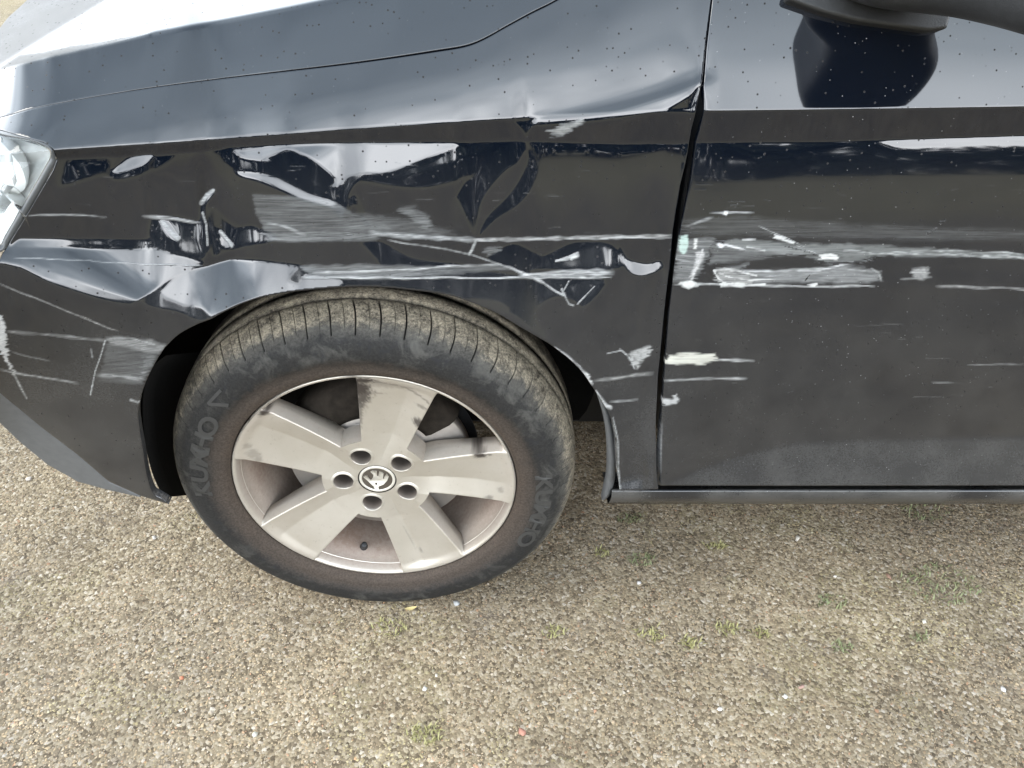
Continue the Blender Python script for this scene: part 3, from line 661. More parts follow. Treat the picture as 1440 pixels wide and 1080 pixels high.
# inside of the lamp: stepped white shroud, chrome bowl
hp = np.asarray(curve(hl_in+[hl_in[0]], 6)[:-1]); hc = np.array([-10.0, 262.0])
rings = []
for k, (s_, dpt) in enumerate([(0.99, 0.005), (0.96, 0.03), (0.86, 0.045), (0.8, 0.046), (0.6, 0.075), (0.0, 0.08)]):
    q = hc+(hp-hc)*s_; a = surf(q[:, 0], q[:, 1]); u = (a-CAM)/np.linalg.norm(a-CAM, axis=1, keepdims=True); rings.append(a+u*dpt)
npmesh('lamp_housing', np.concatenate(rings), grid_faces(6, len(hp), True), M['lampwhite'], hl)
def bowl(c, r, rad, dpt, mat, name):
    o = surf(np.array(c*1.0), np.array(r*1.0)); u = (o-CAM)/np.linalg.norm(o-CAM)
    pr = [(rad, 0), (rad*0.98, 0.004), (rad*0.8, rad*0.35), (rad*0.5, rad*0.6), (rad*0.2, rad*0.7), (0.0005, rad*0.7)]
    v, f = lathe(pr, 48); ob = npmesh(name, v, f, mat, hl)
    ob.location = Vector(o+u*dpt); ob.rotation_euler = (math.radians(8), 0, math.radians(-22)); return ob
bowl(-8, 300, 0.045, 0.028, M['chrome'], 'reflector_bowl')
bowl(-10, 225, 0.038, 0.03, M['lampwhite'], 'reflector_bowl')
hv = surf(np.array([6.0, 16, 24, 20]), np.array([216.0, 214, 255, 262])); uu = (hv-CAM)/np.linalg.norm(hv-CAM, axis=1, keepdims=True)
npmesh('lamp_divider', np.concatenate([hv+uu*0.012, hv+uu*0.04]), [np.array([[0, 1, 2, 3], [0, 4, 5, 1], [1, 5, 6, 2], [2, 6, 7, 3], [3, 7, 4, 0]])], M['lampwhite'], hl)

# ---- sill, arch liner, hidden body
def sweep_x(name, prof, x0, x1, mat, n=2, at=None):
    xs = np.linspace(x0, x1, n); v = np.concatenate([np.c_[np.full(len(prof), x), np.asarray(prof)] for x in xs])
    return local(npmesh(name, v, grid_faces(n, len(prof)), mat, car, False))
sb = surf(np.array([1100.0]), np.array([682.0]))[0]
print('door foot', sb)
y0, z0 = sb[1], sb[2]
sp_ = lambda r, y: on_plane(1100, r, y)[2]
ys = y0+0.012
prof = [(ys+0.05, sp_(682, ys+0.05)+0.02), (ys+0.012, sp_(686.5, ys+0.012)), (ys+0.003, sp_(687.5, ys+0.003)), (ys-0.002, sp_(689.5, ys-0.002)), (ys-0.003, sp_(692, ys-0.003)), (ys-0.005, sp_(699, ys-0.005)), (ys+0.004, sp_(705, ys+0.004)), (ys+0.018, sp_(708.5, ys+0.018)), (ys+0.10, sp_(708.5, ys+0.018)-0.012)]
x_s = on_plane(859, 698, ys)[0]
xs = np.linspace(x_s, 2.2, 60); v = np.concatenate([np.c_[np.full(len(prof), x), np.asarray(prof)] for x in xs])
dn = 0.3+0.9*smooth((vnoise(v[:, 0]*11, v[:, 1]*30, 41)-0.3)/0.25)
zer = np.zeros(len(v)); mk = np.stack([zer+0.6]*3+[zer], -1)
sill = local(npmesh('sill', v, grid_faces(60, len(prof)), M['paint'], car, True, {'dust': dn, 'haze': zer, 'speck': zer+0.4, 'mark': mk}))
sg = sweep_x('sill_gap_seal', [(y0+0.045, z0-0.015), (y0+0.022, z0-0.001), (y0+0.02, z0+0.02)], x_s+0.05, 2.2, M['black'])

# liner round the wheel: a half drum with a turned edge
LR = 0.375
ang = np.radians(np.linspace(-1, 180, 90)); yy = [0.012, 0.03, 0.10, 0.20, 0.30]
lv = np.concatenate([np.c_[LR*np.cos(ang)*(1 if y < 0.25 else .9), np.full_like(ang, y), 0.295+0.0+LR*np.sin(ang)*(1 if y < 0.25 else .9)] for y in yy])
lv += np.c_[np.zeros(len(lv)), np.zeros(len(lv)), np.zeros(len(lv))]
local(npmesh('wheel_arch_liner', lv, grid_faces(len(yy), len(ang)), M['liner'], car))
bk, bf = lathe([(0.001, 0.30), (0.36, 0.30)], 60); bk += np.array([0, 0, 0.295]); bk = bk[:]; bk[:, 2] = np.maximum(bk[:, 2], 0.16)
local(npmesh('inner_wing', bk, bf, M['liner'], car))
# loose edge strip of the liner standing off behind the wheel
ep = curve(P_('838,551 843,566 848,585 852,610 854,640 853,670 849,690 846,703'), 5); wid = np.interp(np.linspace(0, 1, len(ep)), [0, .15, .6, .9, 1], [3, 9, 12.5, 11, 3])
ev = []
for (c, r), w in zip(ep, wid):
    a = on_plane(c, r, 0.012); b_ = on_plane(c+w*0.5, r, 0.004); d = on_plane(c+w, r+1, 0.012)
    ev += [a+[0, 0.012, 0], a, b_, d, d+[0, 0.02, 0]]
local(npmesh('liner_edge_strip', np.array(ev), grid_faces(len(ep), 5), M['trim'], car))
# dark front liner strip behind the bumper corner
fp = curve(P_('235,500 214,520 203,560 206,620 216,665 232,700'), 5); ev = []
for (c, r) in fp:
    ev += [on_plane(c-2, r, -0.02), on_plane(c+14, r-2, 0.05), on_plane(c+75, r-8, 0.20)]
local(npmesh('front_liner_strip', np.array(ev), grid_faces(len(fp), 3), M['liner'], car))

def boxmesh(name, lo, hi, mat, parent):
    x0, y0_, z0_ = lo; x1, y1, z1 = hi
    v = [(x0, y0_, z0_), (x1, y0_, z0_), (x1, y1, z0_), (x0, y1, z0_), (x0, y0_, z1), (x1, y0_, z1), (x1, y1, z1), (x0, y1, z1)]
    f = [(0, 3, 2, 1), (4, 5, 6, 7), (0, 1, 5, 4), (1, 2, 6, 5), (2, 3, 7, 6), (3, 0, 4, 7)]
    return local(npmesh(name, v, np.array(f), mat, parent, False))
boxmesh('cabin_shell', (0.47, 0.12, 0.175), (2.4, 1.55, 0.80), M['black'], car)
boxmesh('engine_bay', (-0.42, 0.33, 0.13), (0.46, 1.55, 0.82), M['black'], car)

# ---- door mirror
mirror = empty('door_mirror', (0, 0, 0), car); local(mirror)
def loft(secs, n=56):
    """rounded-rectangle sections along Y: (y, x0, x1, z0, z1)"""
    a = np.linspace(0, 2*np.pi, n, endpoint=False); out = []
    for y, x0, x1, z0_, z1, e in secs:
        out.append(np.stack([(x0+x1)/2+(x1-x0)/2*np.sign(np.cos(a))*np.abs(np.cos(a))**e, 0*a+y, (z0_+z1)/2+(z1-z0_)/2*np.sign(np.sin(a))*np.abs(np.sin(a))**e], 1))
    return np.concatenate(out)
secs = [(0.16, .535, .63, .930, 1.0, .5), (0.10, .53, .64, .936, 1.04, .5), (0.05, .53, .66, .938, 1.05, .5), (0.02, .535, .69, .940, 1.06, .5), (-0.02, .57, .715, .943, 1.08, .5), (-0.07, .59, .745, .946, 1.10, .42), (-0.13, .60, .76, .949, 1.105, .40), (-0.18, .605, .762, .952, 1.10, .45), (-0.215, .62, .758, .958, 1.09, .55), (-0.238, .64, .75, .972, 1.07, .7), (-0.247, .68, .71, 1.015, 1.035, 1)]
secs = np.array(secs); _t = np.linspace(0, len(secs)-1, 46); _i = np.clip(_t.astype(int), 0, len(secs)-2); _f = (_t-_i)[:, None]; _g = lambda k: secs[np.clip(k, 0, len(secs)-1)]
secs = 0.5*(2*_g(_i)+(_g(_i+1)-_g(_i-1))*_f+(2*_g(_i-1)-5*_g(_i)+4*_g(_i+1)-_g(_i+2))*_f**2+(3*_g(_i)-_g(_i-1)-3*_g(_i+1)+_g(_i+2))*_f**3)
secs[:, 3:5] -= 0.008
for _q in (0.6, 0.02): secs = np.vstack([secs, [secs[-1, 0]-0.0008, *(secs[-1, 1:3].mean()+(secs[-1, 1:3]-secs[-1, 1:3].mean())*_q), *(secs[-1, 3:5].mean()+(secs[-1, 3:5]-secs[-1, 3:5].mean())*_q), 1]])
npmesh('mirror_housing', loft(secs), grid_faces(len(secs), 56, True), M['mirror_plastic'], mirror)
mb = panel('mirror_foot', P_('1112,-4 1160,13 1207,25 1260,32.5 1307,39 1330,36 1345,-20 1330,-90 1150,-110'), M['mirror_plastic'], mirror, depth=0.03, lip=0.003, attrs=False)
co = np.empty(len(mb.data.vertices)*3, np.float32); mb.data.vertices.foreach_get('co', co); co = co.reshape(-1, 3); co += ((CAM-co)/np.linalg.norm(CAM-co, axis=1, keepdims=True)*0.016).astype(np.float32); mb.data.vertices.foreach_set('co', co.ravel()); mb.data.update()

# ------------------------------------------------------------------ wheel
WC = (0.0, 0.0, 0.295)
wheel = empty('front_wheel', WC, car); local(wheel); wheel.rotation_euler = (0, 0, 0.02)
tag(wheel, 'five spoke silver alloy wheel with kerbed spokes and dusty tyre')
# tyre
tp = [(0.2075, 0.02), (0.2078, 0.006), (0.2082, -0.0015), (0.2098, -0.007), (0.2125, -0.0095), (0.214, -0.0118), (0.224, -0.0142), (0.2352, -0.0158), (0.2364, -0.0170), (0.246, -0.0175), (0.256, -0.0168), (0.264, -0.0150), (0.270, -0.0122),
      (0.2745, -0.0095), (0.2755, -0.0070), (0.2790, -0.0050), (0.2830, -0.0015), (0.2870, 0.0035), (0.2905, 0.0095), (0.2935, 0.0165), (0.2960, 0.0240), (0.2978, 0.0320), (0.2985, 0.0375),
      (0.2978, 0.0385), (0.2915, 0.0390), (0.2915, 0.0440), (0.2985, 0.0445), (0.3000, 0.0600), (0.3002, 0.0720), (0.2930, 0.0725), (0.2930, 0.0800), (0.3002, 0.0805), (0.3002, 0.095), (0.2985, 0.125), (0.295, 0.140), (0.284, 0.157), (0.262, 0.170), (0.235, 0.170), (0.205, 0.158), (0.192, 0.145)]
NP = 57; fr = np.array([0.0, 0.022, 0.03, 0.085, 0.095, 0.117, 0.2, 0.35, 0.47, 0.482, 0.488, 0.505, 0.512, 0.53, 0.65, 0.82])
pv = []; grv = []; rg = np.random.default_rng(3)
for i, (r, y) in enumerate(tp):
    sh_on = 1.0 if 15 <= i <= 21 else (0.5 if i == 14 else 0.0)
    s = np.clip((y+0.007)/0.042, 0, 1); shift = 0.30*(s-0.2)**1.6 if s > 0.2 else 0.0
    a = (np.arange(NP)[:, None]+fr[None, :]).ravel()/NP*2*np.pi
    f = np.tile(fr, NP)
    g = ((f >= 0.03) & (f <= 0.085)).astype(float); g2 = ((f >= 0.488) & (f <= 0.505)).astype(float)*(1.0 if 16 <= i <= 21 else 0)*0.35
    dr = sh_on*(g*0.0055)+g2*0.004
    aa = a+shift*2*np.pi/NP
    rr2 = r-dr
    pv.append(np.stack([rr2*np.cos(aa), y+0*aa+sh_on*g*0.001, rr2*np.sin(aa)], -1)); grv.append(np.clip(sh_on*g+g2+(1.0 if i in (24, 25, 29, 30) else 0), 0, 1))
pv = np.concatenate(pv); pv[:, 2] = np.maximum(pv[:, 2], -WC[2]+0.0015)
npmesh('tyre', pv, grid_faces(len(tp), NP*len(fr), True), M['tyre'], wheel, True, {'groove': np.concatenate(grv)})
# raised sidewall lettering
def ring_text(items, r_mid, h, y):
    V, Fc = [], []; base = 0
    for ch, deg, upside, scale in items:
        cu = bpy.data.curves.new('t', 'FONT'); cu.body = ch; cu.size = h*1.38*scale; cu.align_x = 'CENTER'; cu.offset = 0.0011; cu.resolution_u = 4
        ob = bpy.data.objects.new('t', cu); COL.objects.link(ob)
        dg = bpy.context.evaluated_depsgraph_get(); me = ob.evaluated_get(dg).to_mesh()
        co = np.array([v.co[:] for v in me.vertices]); fs = [list(p.vertices) for p in me.polygons]
        bpy.data.objects.remove(ob); bpy.data.curves.remove(cu)
        if not len(co): continue
        x, yy_ = co[:, 0]*1.45, co[:, 1]-h*0.5*scale
        ang0 = math.radians(deg); r = r_mid+yy_; a = ang0-x/r_mid
        dome = np.interp(r, [t_[0] for t_ in tp[3:14]], [t_[1] for t_ in tp[3:14]])
        n = len(co)
        V += [np.stack([r*np.cos(a), dome+y, r*np.sin(a)], -1)]; 
        Fc += [[base+k for k in f] for f in fs]; base += n
    return np.concatenate(V), Fc
for base_deg in (177, 4):
    for i, c in enumerate('KUMHO'):
        tv, tf = ring_text([(c, base_deg-i*7.4, False, 1.0)], 0.2490, 0.0245, -0.0012)
        me = bpy.data.meshes.new('raised_letter'); me.from_pydata(tv.tolist(), [], tf); me.materials.append(M['letter'])
        tl = bpy.data.objects.new('raised_letter', me); COL.objects.link(tl); tl.parent = wheel
# slanted mark after the name
for a0 in (136.0,):
    pts = [(0.242, 0), (0.2445, -1.4), (0.262, 2.2), (0.262, -3.6), (0.266, -3.6), (0.266, 3.4), (0.262, 3.6)]
    vv = []
    for r, d in pts:
        a = math.radians(a0+d); vv.append((r*math.cos(a), np.interp(r, [t_[0] for t_ in tp[3:14]], [t_[1] for t_ in tp[3:14]])-0.0013, r*math.sin(a)))
    ob = npmesh('tyre_mark', vv, [np.array([[0, 1, 2, 6]]), np.array([[2, 3, 4, 5, 6]])], M['letter'], wheel, False)
# rim barrel with its lip
bp = [(0.1975, 0.012), (0.2035, 0.006), (0.2065, 0.001), (0.2072, -0.002), (0.2062, -0.0038), (0.2045, -0.0040), (0.2028, -0.0030), (0.2012, 0.001), (0.1990, 0.008), (0.1960, 0.020), (0.1900, 0.036), (0.1860, 0.055), (0.1830, 0.09), (0.1830, 0.14), (0.195, 0.155)]
_d0 = [0.3, 0.2, 0.12, 0.1, 0.12, 0.15, 0.3, 0.55, 0.7, 0.8, 0.9, 0.95, 1, 1, 1]
_t = np.concatenate([np.arange(7), np.linspace(7, 14, 43)[0:]]); _n = np.arange(len(bp)); _b = np.array(bp)
def _cr(v, t):
    i = np.clip(t.astype(int), 0, len(v)-2); f = t-i; g = lambda k: v[np.clip(k, 0, len(v)-1)]
    return 0.5*(2*g(i)+(g(i+1)-g(i-1))*f+(2*g(i-1)-5*g(i)+4*g(i+1)-g(i+2))*f*f+(3*g(i)-g(i-1)-3*g(i+1)+g(i+2))*f**3)
bp = np.stack([_cr(_b[:, 0], _t), _cr(_b[:, 1], _t)], 1); _dd = np.interp(_t, _n, _d0)
bv_, bf_ = lathe(bp, 180)
dirt_and_shade = np.repeat(_dd, 180)
an = np.degrees(np.arctan2(bv_[:, 2], bv_[:, 0]))
wear_and_shade = np.zeros(len(bv_)); li = np.repeat(np.arange(len(bp)), 180)
for a0, w_, k in ((141, 6, .9), (128, 10, .5), (92, 3, .9), (150, 4, .5)):
    wear_and_shade = np.maximum(wear_and_shade, k*np.exp(-((an-a0)/w_)**2)*((li >= 3) & (li <= 8))*(0.4+0.9*RNG.random(len(bv_))))
npmesh('rim', bv_, bf_, M['alloy'], wheel, True, {'dirt_and_shade': dirt_and_shade, 'wear_and_shade': np.clip(wear_and_shade, 0, 1)})
# face of the wheel: depth as a function of radius and angle from the nearest spoke
SPK = [75.5, 147.5, 219.5, 291.5, 3.5]
RH = 0.081
def face_y(r, phi):
    """phi in degrees from the spoke's middle (-36..36)"""
    y = 0.012*(1-np.clip((r-0.03)/0.17, 0, 1)**1.4)-0.0015
    v0 = -5.0*np.clip((r-0.035)/0.04, 0, 1)
    hw = np.interp(r, [0.03, 0.06, RH, 0.2], [30, 27, 23.5, 15])
    t = np.where(phi > v0, (phi-v0)/(hw-v0), (v0-phi)/(hw+v0))
    dv = 0.0105*np.interp(r, [0.03, 0.045, 0.09, 0.15, 0.2], [0.0, 0.3, 1, 0.9, 0.35])
    return y+dv*(1-np.clip(np.abs(t), 0, 1.15))
def spoke_half(r):
    # straight window edges between (RH,12.5deg) and (.2,21deg) measured from the window middle
    x0, z0 = RH*math.cos(math.radians(12.5)), RH*math.sin(math.radians(12.5)); x1, z1 = 0.2*math.cos(math.radians(20.8)), 0.2*math.sin(math.radians(20.8))
    s = np.linspace(0, 1.3, 200); xs_, zs_ = x0+(x1-x0)*s, z0+(z1-z0)*s
    return 36-np.interp(r, np.hypot(xs_, zs_), np.degrees(np.arctan2(zs_, xs_)))
for k, sa in enumerate(SPK):
    rv = np.concatenate([np.concatenate([np.linspace(RH, 0.197, 42), [0.199, 0.2008, 0.2026, 0.2044]])]); hw = spoke_half(rv)
    tt_ = np.linspace(-1, 1, 45)
    PH = hw[:, None]*tt_[None, :]; RR = np.repeat(rv[:, None], 45, 1)
    Yf = face_y(RR, PH)
    fil = smooth((rv-0.188)/0.0164)[:, None]; Yf = Yf*(1-fil)+fil*(-0.0046)
    A = np.radians(sa+PH)
    top = np.stack([RR*np.cos(A), Yf, RR*np.sin(A)], -1)
    cols = [top]
    # rounded edge and wall on both sides
    def side(e, sgn):
        edge = top[:, e]; tanv = np.stack([-np.sin(A[:, e]), 0*rv, np.cos(A[:, e])], -1)*sgn
        dep = np.interp(rv, [RH, 0.1, 0.19, 0.2, 0.2044], [0.034, 0.036, 0.028, 0.010, 0.003])[:, None]
        yv = np.array([0, 1.0, 0])
        return [edge+tanv*0.0008+yv*0.0006, edge+tanv*0.0013+yv*0.002, edge+tanv*0.0035+yv*dep*0.5, edge+tanv*0.006+yv*dep, edge-tanv*0.004+yv*dep*1.02]
    R_ = side(44, 1); L_ = side(0, -1)
    G = np.concatenate([np.stack(L_[::-1], 1), top, np.stack(R_, 1)], 1)
    ncol = G.shape[1]
    d_ = np.zeros(G.shape[:2]); d_[:, 5:50] = 0.10+0.12*np.clip((rv-0.15)/0.05, 0, 1)[:, None]; d_[:, :5] = 0.4; d_[:, 50:] = 0.4
    w_ = np.zeros(G.shape[:2]); tcol = np.concatenate([[-1.05]*5, tt_, [1.05]*5])[None, :]; rcol = rv[:, None]
    nzz = RNG.random(G.shape[:2])
    def gouge(r0, t0, dr, dt, a):
        g_ = 1.6 if k == 0 and dr > 0.003 else 1.0
        dr, dt = dr*1.35*g_, dt*1.3*g_
        w_[:] = np.maximum(w_, a*smooth(1.6-1.6*np.hypot((rcol-r0)/dr, (tcol-t0)/dt)+0.5*(nzz-0.5)))
    if k == 0:
        gouge(0.182, 0.98, .010, .22, 1); gouge(0.172, 0.93, .005, .25, .9); gouge(0.161, 0.95, .006, .2, .9); gouge(.15, .98, .006, .10, .8); gouge(.14, 1., .02, .06, .6); gouge(.175, .88, .022, .12, .45); gouge(.19, .3, .004, .5, .3); gouge(.198, .93, .004, .3, 1)
        gouge(.135, -.97, .005, .14, .9); gouge(.165, -.85, .003, .22, .5); gouge(.172, .6, .0016, .35, .35)
        for q in np.linspace(0, 1, 26): gouge(0.196-0.018*q**1.5, 0.75-1.7*q, .0016, .06, .55)
    if k == 1: gouge(.198, -.97, .006, .2, 1); gouge(.18, .75, .01, .2, .35); gouge(.19, .5, .006, .12, .3); gouge(.172, .9, .006, .15, .4)
    if k == 4: gouge(.164, .97, .010, .16, 1); gouge(.178, .95, .004, .08, .6); gouge(.17, -.95, .006, .1, .6); gouge(.185, -.6, .005, .12, .35)
    if k == 3: gouge(.14, -.35, .03, .03, .25); gouge(.17, -.2, .006, .05, .4)
    npmesh('spoke', G.reshape(-1, 3), grid_faces(46, ncol), M['alloy'], wheel, True, {'dirt_and_shade': d_.ravel(), 'wear_and_shade': np.clip(w_, 0, 1).ravel()})
# hub with its five bolt pockets
rv = np.linspace(0.0288, RH, 78); av_ = np.arange(720)*0.5
RR, AA = np.meshgrid(rv, av_, indexing='ij')
ph_ = (AA-3.5+36) % 72-36
Y = face_y(RR, ph_); dd = np.zeros_like(Y); pock = np.zeros_like(Y)
px_, pz_ = RR*np.cos(np.radians(AA)), RR*np.sin(np.radians(AA))
BOLT = [39.5+72*k for k in range(5)]
for b_ in BOLT:
    q = np.hypot(px_-0.0505*math.cos(math.radians(b_)), pz_-0.0505*math.sin(math.radians(b_)))
    Y = Y-0.0012*smooth((0.0192-q)/0.003)          # raised collar
    pock = np.maximum(pock, smooth((0.0155-q)/0.0013))
    dd = np.maximum(dd, 1.0*smooth((0.0150-q)/0.002))
hole_c = np.zeros(Y.shape, bool)
G = [np.stack([px_, Y, pz_], -1)]
edge = G[0][-1]; rd = edge*np.array([1, 0, 1])/RH
G2 = np.concatenate([G[0], (edge+[0, 0.0003, 0])[None], (edge+rd*0.003+[0, 0.018, 0])[None], (edge+rd*0.004+[0, 0.034, 0])[None], (edge-rd*0.02+[0, 0.035, 0])[None]])
dd = np.concatenate([0.08+dd, np.full((4, 720), 0.5)])
gf = grid_faces(82, 720, True); gf = np.concatenate([gf[:77*720], gf[78*720:]])
fl_ = G2.reshape(-1, 3); qmin = np.full(len(fl_), 9.0); HB = 0.0153
for b_ in BOLT:                                     # cut the bolt pockets and snap their rims round
    cx0, cz0 = 0.0505*math.cos(math.radians(b_)), 0.0505*math.sin(math.radians(b_))
    q = np.hypot(fl_[:, 0]-cx0, fl_[:, 2]-cz0); qmin = np.minimum(qmin, q)
    k = (q > HB-0.0006) & (q < HB+0.00045); u0, u1 = (fl_[k, 0]-cx0)/q[k], (fl_[k, 2]-cz0)/q[k]
    fl_[k, 0] = cx0+u0*HB; fl_[k, 2] = cz0+u1*HB; qmin[k] = HB
gf = gf[~(qmin[gf] < HB-0.0005).any(1)]
npmesh('hub', fl_, gf, M['alloy'], wheel, True, {'dirt_and_shade': np.clip(dd, 0, 1).ravel(), 'wear_and_shade': np.zeros(dd.size)})
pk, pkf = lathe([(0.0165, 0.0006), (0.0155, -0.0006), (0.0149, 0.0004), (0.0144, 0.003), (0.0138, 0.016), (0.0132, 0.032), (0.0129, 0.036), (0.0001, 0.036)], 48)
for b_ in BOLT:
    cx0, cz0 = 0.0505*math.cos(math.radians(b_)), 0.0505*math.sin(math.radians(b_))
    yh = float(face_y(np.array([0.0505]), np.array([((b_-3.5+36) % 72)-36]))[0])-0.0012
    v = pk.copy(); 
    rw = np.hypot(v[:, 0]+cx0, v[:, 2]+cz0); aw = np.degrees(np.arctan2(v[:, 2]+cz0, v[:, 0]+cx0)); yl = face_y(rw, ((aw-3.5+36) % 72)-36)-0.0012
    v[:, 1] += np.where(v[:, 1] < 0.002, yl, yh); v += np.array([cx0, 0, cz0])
    npmesh('bolt_pocket', v, pkf, M['alloy'], wheel, True, {'dirt_and_shade': np.repeat([.1, .1, .2, .6, 1, 1.3, 1.5, 1.5], 48), 'wear_and_shade': np.repeat([0, 0, .1, .55, .95, 1, 1, 1], 48)})  # darkening with depth paints the shade inside the pocket
M['bolt'] = simple('dull_bolt_steel', (0.13, 0.125, 0.12), 0.5, metal=0.6, var=0.4)
bh, bfh = lathe([(0.0001, 0.0135), (0.004, 0.0135), (0.0045, 0.0145), (0.0072, 0.015), (0.0082, 0.017), (0.0082, 0.034)], 6)
first = None
for b_ in BOLT:
    if first is None: o = npmesh('wheel_bolt', bh, bfh, M['bolt'], wheel, False); first = o
    else: o = first.copy(); COL.objects.link(o); o.parent = wheel
    o.location = (0.0505*math.cos(math.radians(b_)), 0.020, 0.0505*math.sin(math.radians(b_)))
# centre cap with winged arrow
M['capdark'] = simple('cap_dark', (0.055, 0.045, 0.035), 0.4, var=0.3)
M['capsilver'] = simple('cap_silver', (0.50, 0.47, 0.41), 0.4, metal=0.3, var=0.1)
M['capgap'] = simple('cap_gap', (0.03, 0.025, 0.02), 0.7)
cv, cf = lathe([(0.0286, 0.020), (0.0286, 0.0115), (0.0272, 0.0112), (0.0270, 0.014)], 96); npmesh('cap_surround', cv, cf, M['capgap'], wheel)
cv, cf = lathe([(0.0268, 0.016), (0.0268, 0.0110), (0.0262, 0.0102), (0.0245, 0.0098), (0.0230, 0.0100), (0.0226, 0.0112)], 96); npmesh('centre_cap', cv, cf, M['capsilver'], wheel)
cv, cf = lathe([(0.0228, 0.0112), (0.015, 0.0106), (0.0001, 0.0103)], 64); npmesh('cap_field', cv, cf, M['capdark'], wheel)
lg = [(700, 577), (735, 580), (737, 548), (790, 527), (832, 490), (852, 452), (838, 424), (815, 445), (800, 472), (794, 466), (806, 420), (796, 408), (766, 400), (752, 440), (742, 440), (742, 395), (700, 392), (683, 400), (706, 430), (700, 455), (682, 476), (664, 478), (642, 434), (604, 450), (650, 500), (690, 547)]
def cap_pt(a, b_, y): return ((a-735)/172*0.0262, y, -(b_-478)/124*0.0262)
from mathutils.geometry import tessellate_polygon
def flat_extrude(name, pts, y0_, y1, mat):
    n = len(pts); v = [cap_pt(a, b_, y1) for a, b_ in pts]+[cap_pt(a, b_, y0_) for a, b_ in pts]
    tr = tessellate_polygon([[Vector((a, b_, 0)) for a, b_ in pts]])
    f = [list(t_) for t_ in tr]; s = [[i, (i+1) % n, n+(i+1) % n, n+i] for i in range(n)]
    return npmesh(name, v, [np.array(f), np.array(s)], mat, wheel, False)
flat_extrude('cap_emblem', lg, 0.0112, 0.0096, M['capsilver'])
flat_extrude('emblem_eye', [(720+12*math.cos(t_), 517+12*math.sin(t_)) for t_ in np.arange(10)*0.6283], 0.0105, 0.0093, M['capdark'])
# valve
vv, vf = lathe([(0.0001, -0.012), (0.0040, -0.012), (0.0048, -0.011), (0.0050, -0.002), (0.0062, 0.002), (0.0075, 0.006)], 24)
vo = npmesh('tyre_valve', vv, vf, M['black'], wheel); va = math.radians(-104); vo.location = (0.187*math.cos(va), 0.034, 0.187*math.sin(va))
vo.rotation_euler = (Vector((0, 1, 0)).rotation_difference(Vector((math.cos(va), 0.45, math.sin(va))))).to_euler()
# brake
v, f = lathe([(0.045, 0.040), (0.072, 0.040), (0.076, 0.043), (0.0775, 0.048), (0.080, 0.050), (0.138, 0.050), (0.139, 0.052), (0.139, 0.072), (0.076, 0.073)], 96); npmesh('brake_disc', v, f, M['disc'], wheel)
v, f = lathe([(0.05, 0.095), (0.145, 0.095), (0.150, 0.085)], 72); npmesh('brake_shield', v, f, M['black'], wheel)
ca = np.radians(np.linspace(35, 140, 30)); cpf = [(0.09, 0.088), (0.09, 0.048), (0.100, 0.044), (0.135, 0.042), (0.149, 0.048), (0.153, 0.07), (0.147, 0.10)]
v = np.concatenate([np.c_[r*np.cos(ca), np.full_like(ca, y), r*np.sin(ca)] for r, y in cpf]); npmesh('brake_caliper', v, grid_faces(len(cpf), 30), M['iron'], wheel)
v, f = lathe([(0.0001, 0.03), (0.045, 0.036), (0.06, 0.04)], 40); npmesh('wheel_hub_plate', v, f, M['iron'], wheel)

# ------------------------------------------------------------------ ground
def ground_mat(fine=True):
    m, t, b = material('sandy_gravel_ground'); oc = objco(t)
    n0 = noise(t, 2.2, 4, 0.6, oc); n1 = noise(t, 9, 4, 0.6, oc); n2 = noise(t, 260, 3, 0.7, oc)
    v = N(t, 'ShaderNodeTexVoronoi', Scale=210.0); t.links.new(oc, v.inputs['Vector'])
    sc = N(t, 'ShaderNodeSeparateColor'); t.links.new(v.outputs['Color'], sc.inputs[0])
    g = ramp(t, sc.outputs[0], [(0.0, (0.10, 0.082, 0.060)), (0.35, (0.21, 0.175, 0.125)), (0.7, (0.30, 0.26, 0.19)), (0.95, (0.40, 0.36, 0.29)), (1.0, (0.5, 0.47, 0.42))])
    tone = mixc(t, ramp(t, n0, [(0.35, 0.0), (0.65, 1.0)]), (0.60, 0.57, 0.55), (0.82, 0.765, 0.69))
    c = mixc(t, 1.0, g, tone, 'MULTIPLY')
    s3 = N(t, 'ShaderNodeSeparateXYZ'); t.links.new(oc, s3.inputs[0])
    rd = math_(t, 'ADD', math_(t, 'SQRT', math_(t, 'ADD', math_(t, 'MULTIPLY', s3.outputs[0], s3.outputs[0]), math_(t, 'MULTIPLY', s3.outputs[1], s3.outputs[1]))), math_(t, 'MULTIPLY', noise(t, 0.8, 3, 0.6, oc), 4.0))
    gm = N(t, 'ShaderNodeMapRange'); gm.inputs[1].default_value = 6.5; gm.inputs[2].default_value = 9.0; t.links.new(rd, gm.inputs[0])
    c = mixc(t, gm.outputs[0], c, mixc(t, ramp(t, noise(t, 1.6, 4, 0.65, oc), [(0.35, 0.0), (0.65, 1.0)]), (0.26, 0.215, 0.13), (0.20, 0.17, 0.10)))
    c = mixc(t, math_(t, 'MULTIPLY', ramp(t, n1, [(0.56, 0.0), (0.7, 1.0)]), 0.45), c, (0.11, 0.09, 0.075))
    t.links.new(c, b.inputs['Base Color']); b.inputs['Roughness'].default_value = 0.95; b.inputs['Specular IOR Level'].default_value = 0.15
    bump(t, b, math_(t, 'ADD', math_(t, 'SUBTRACT', 1.0, v.outputs['Distance']), n2), 0.5, 0.003)
    return m
M['ground'] = ground_mat()
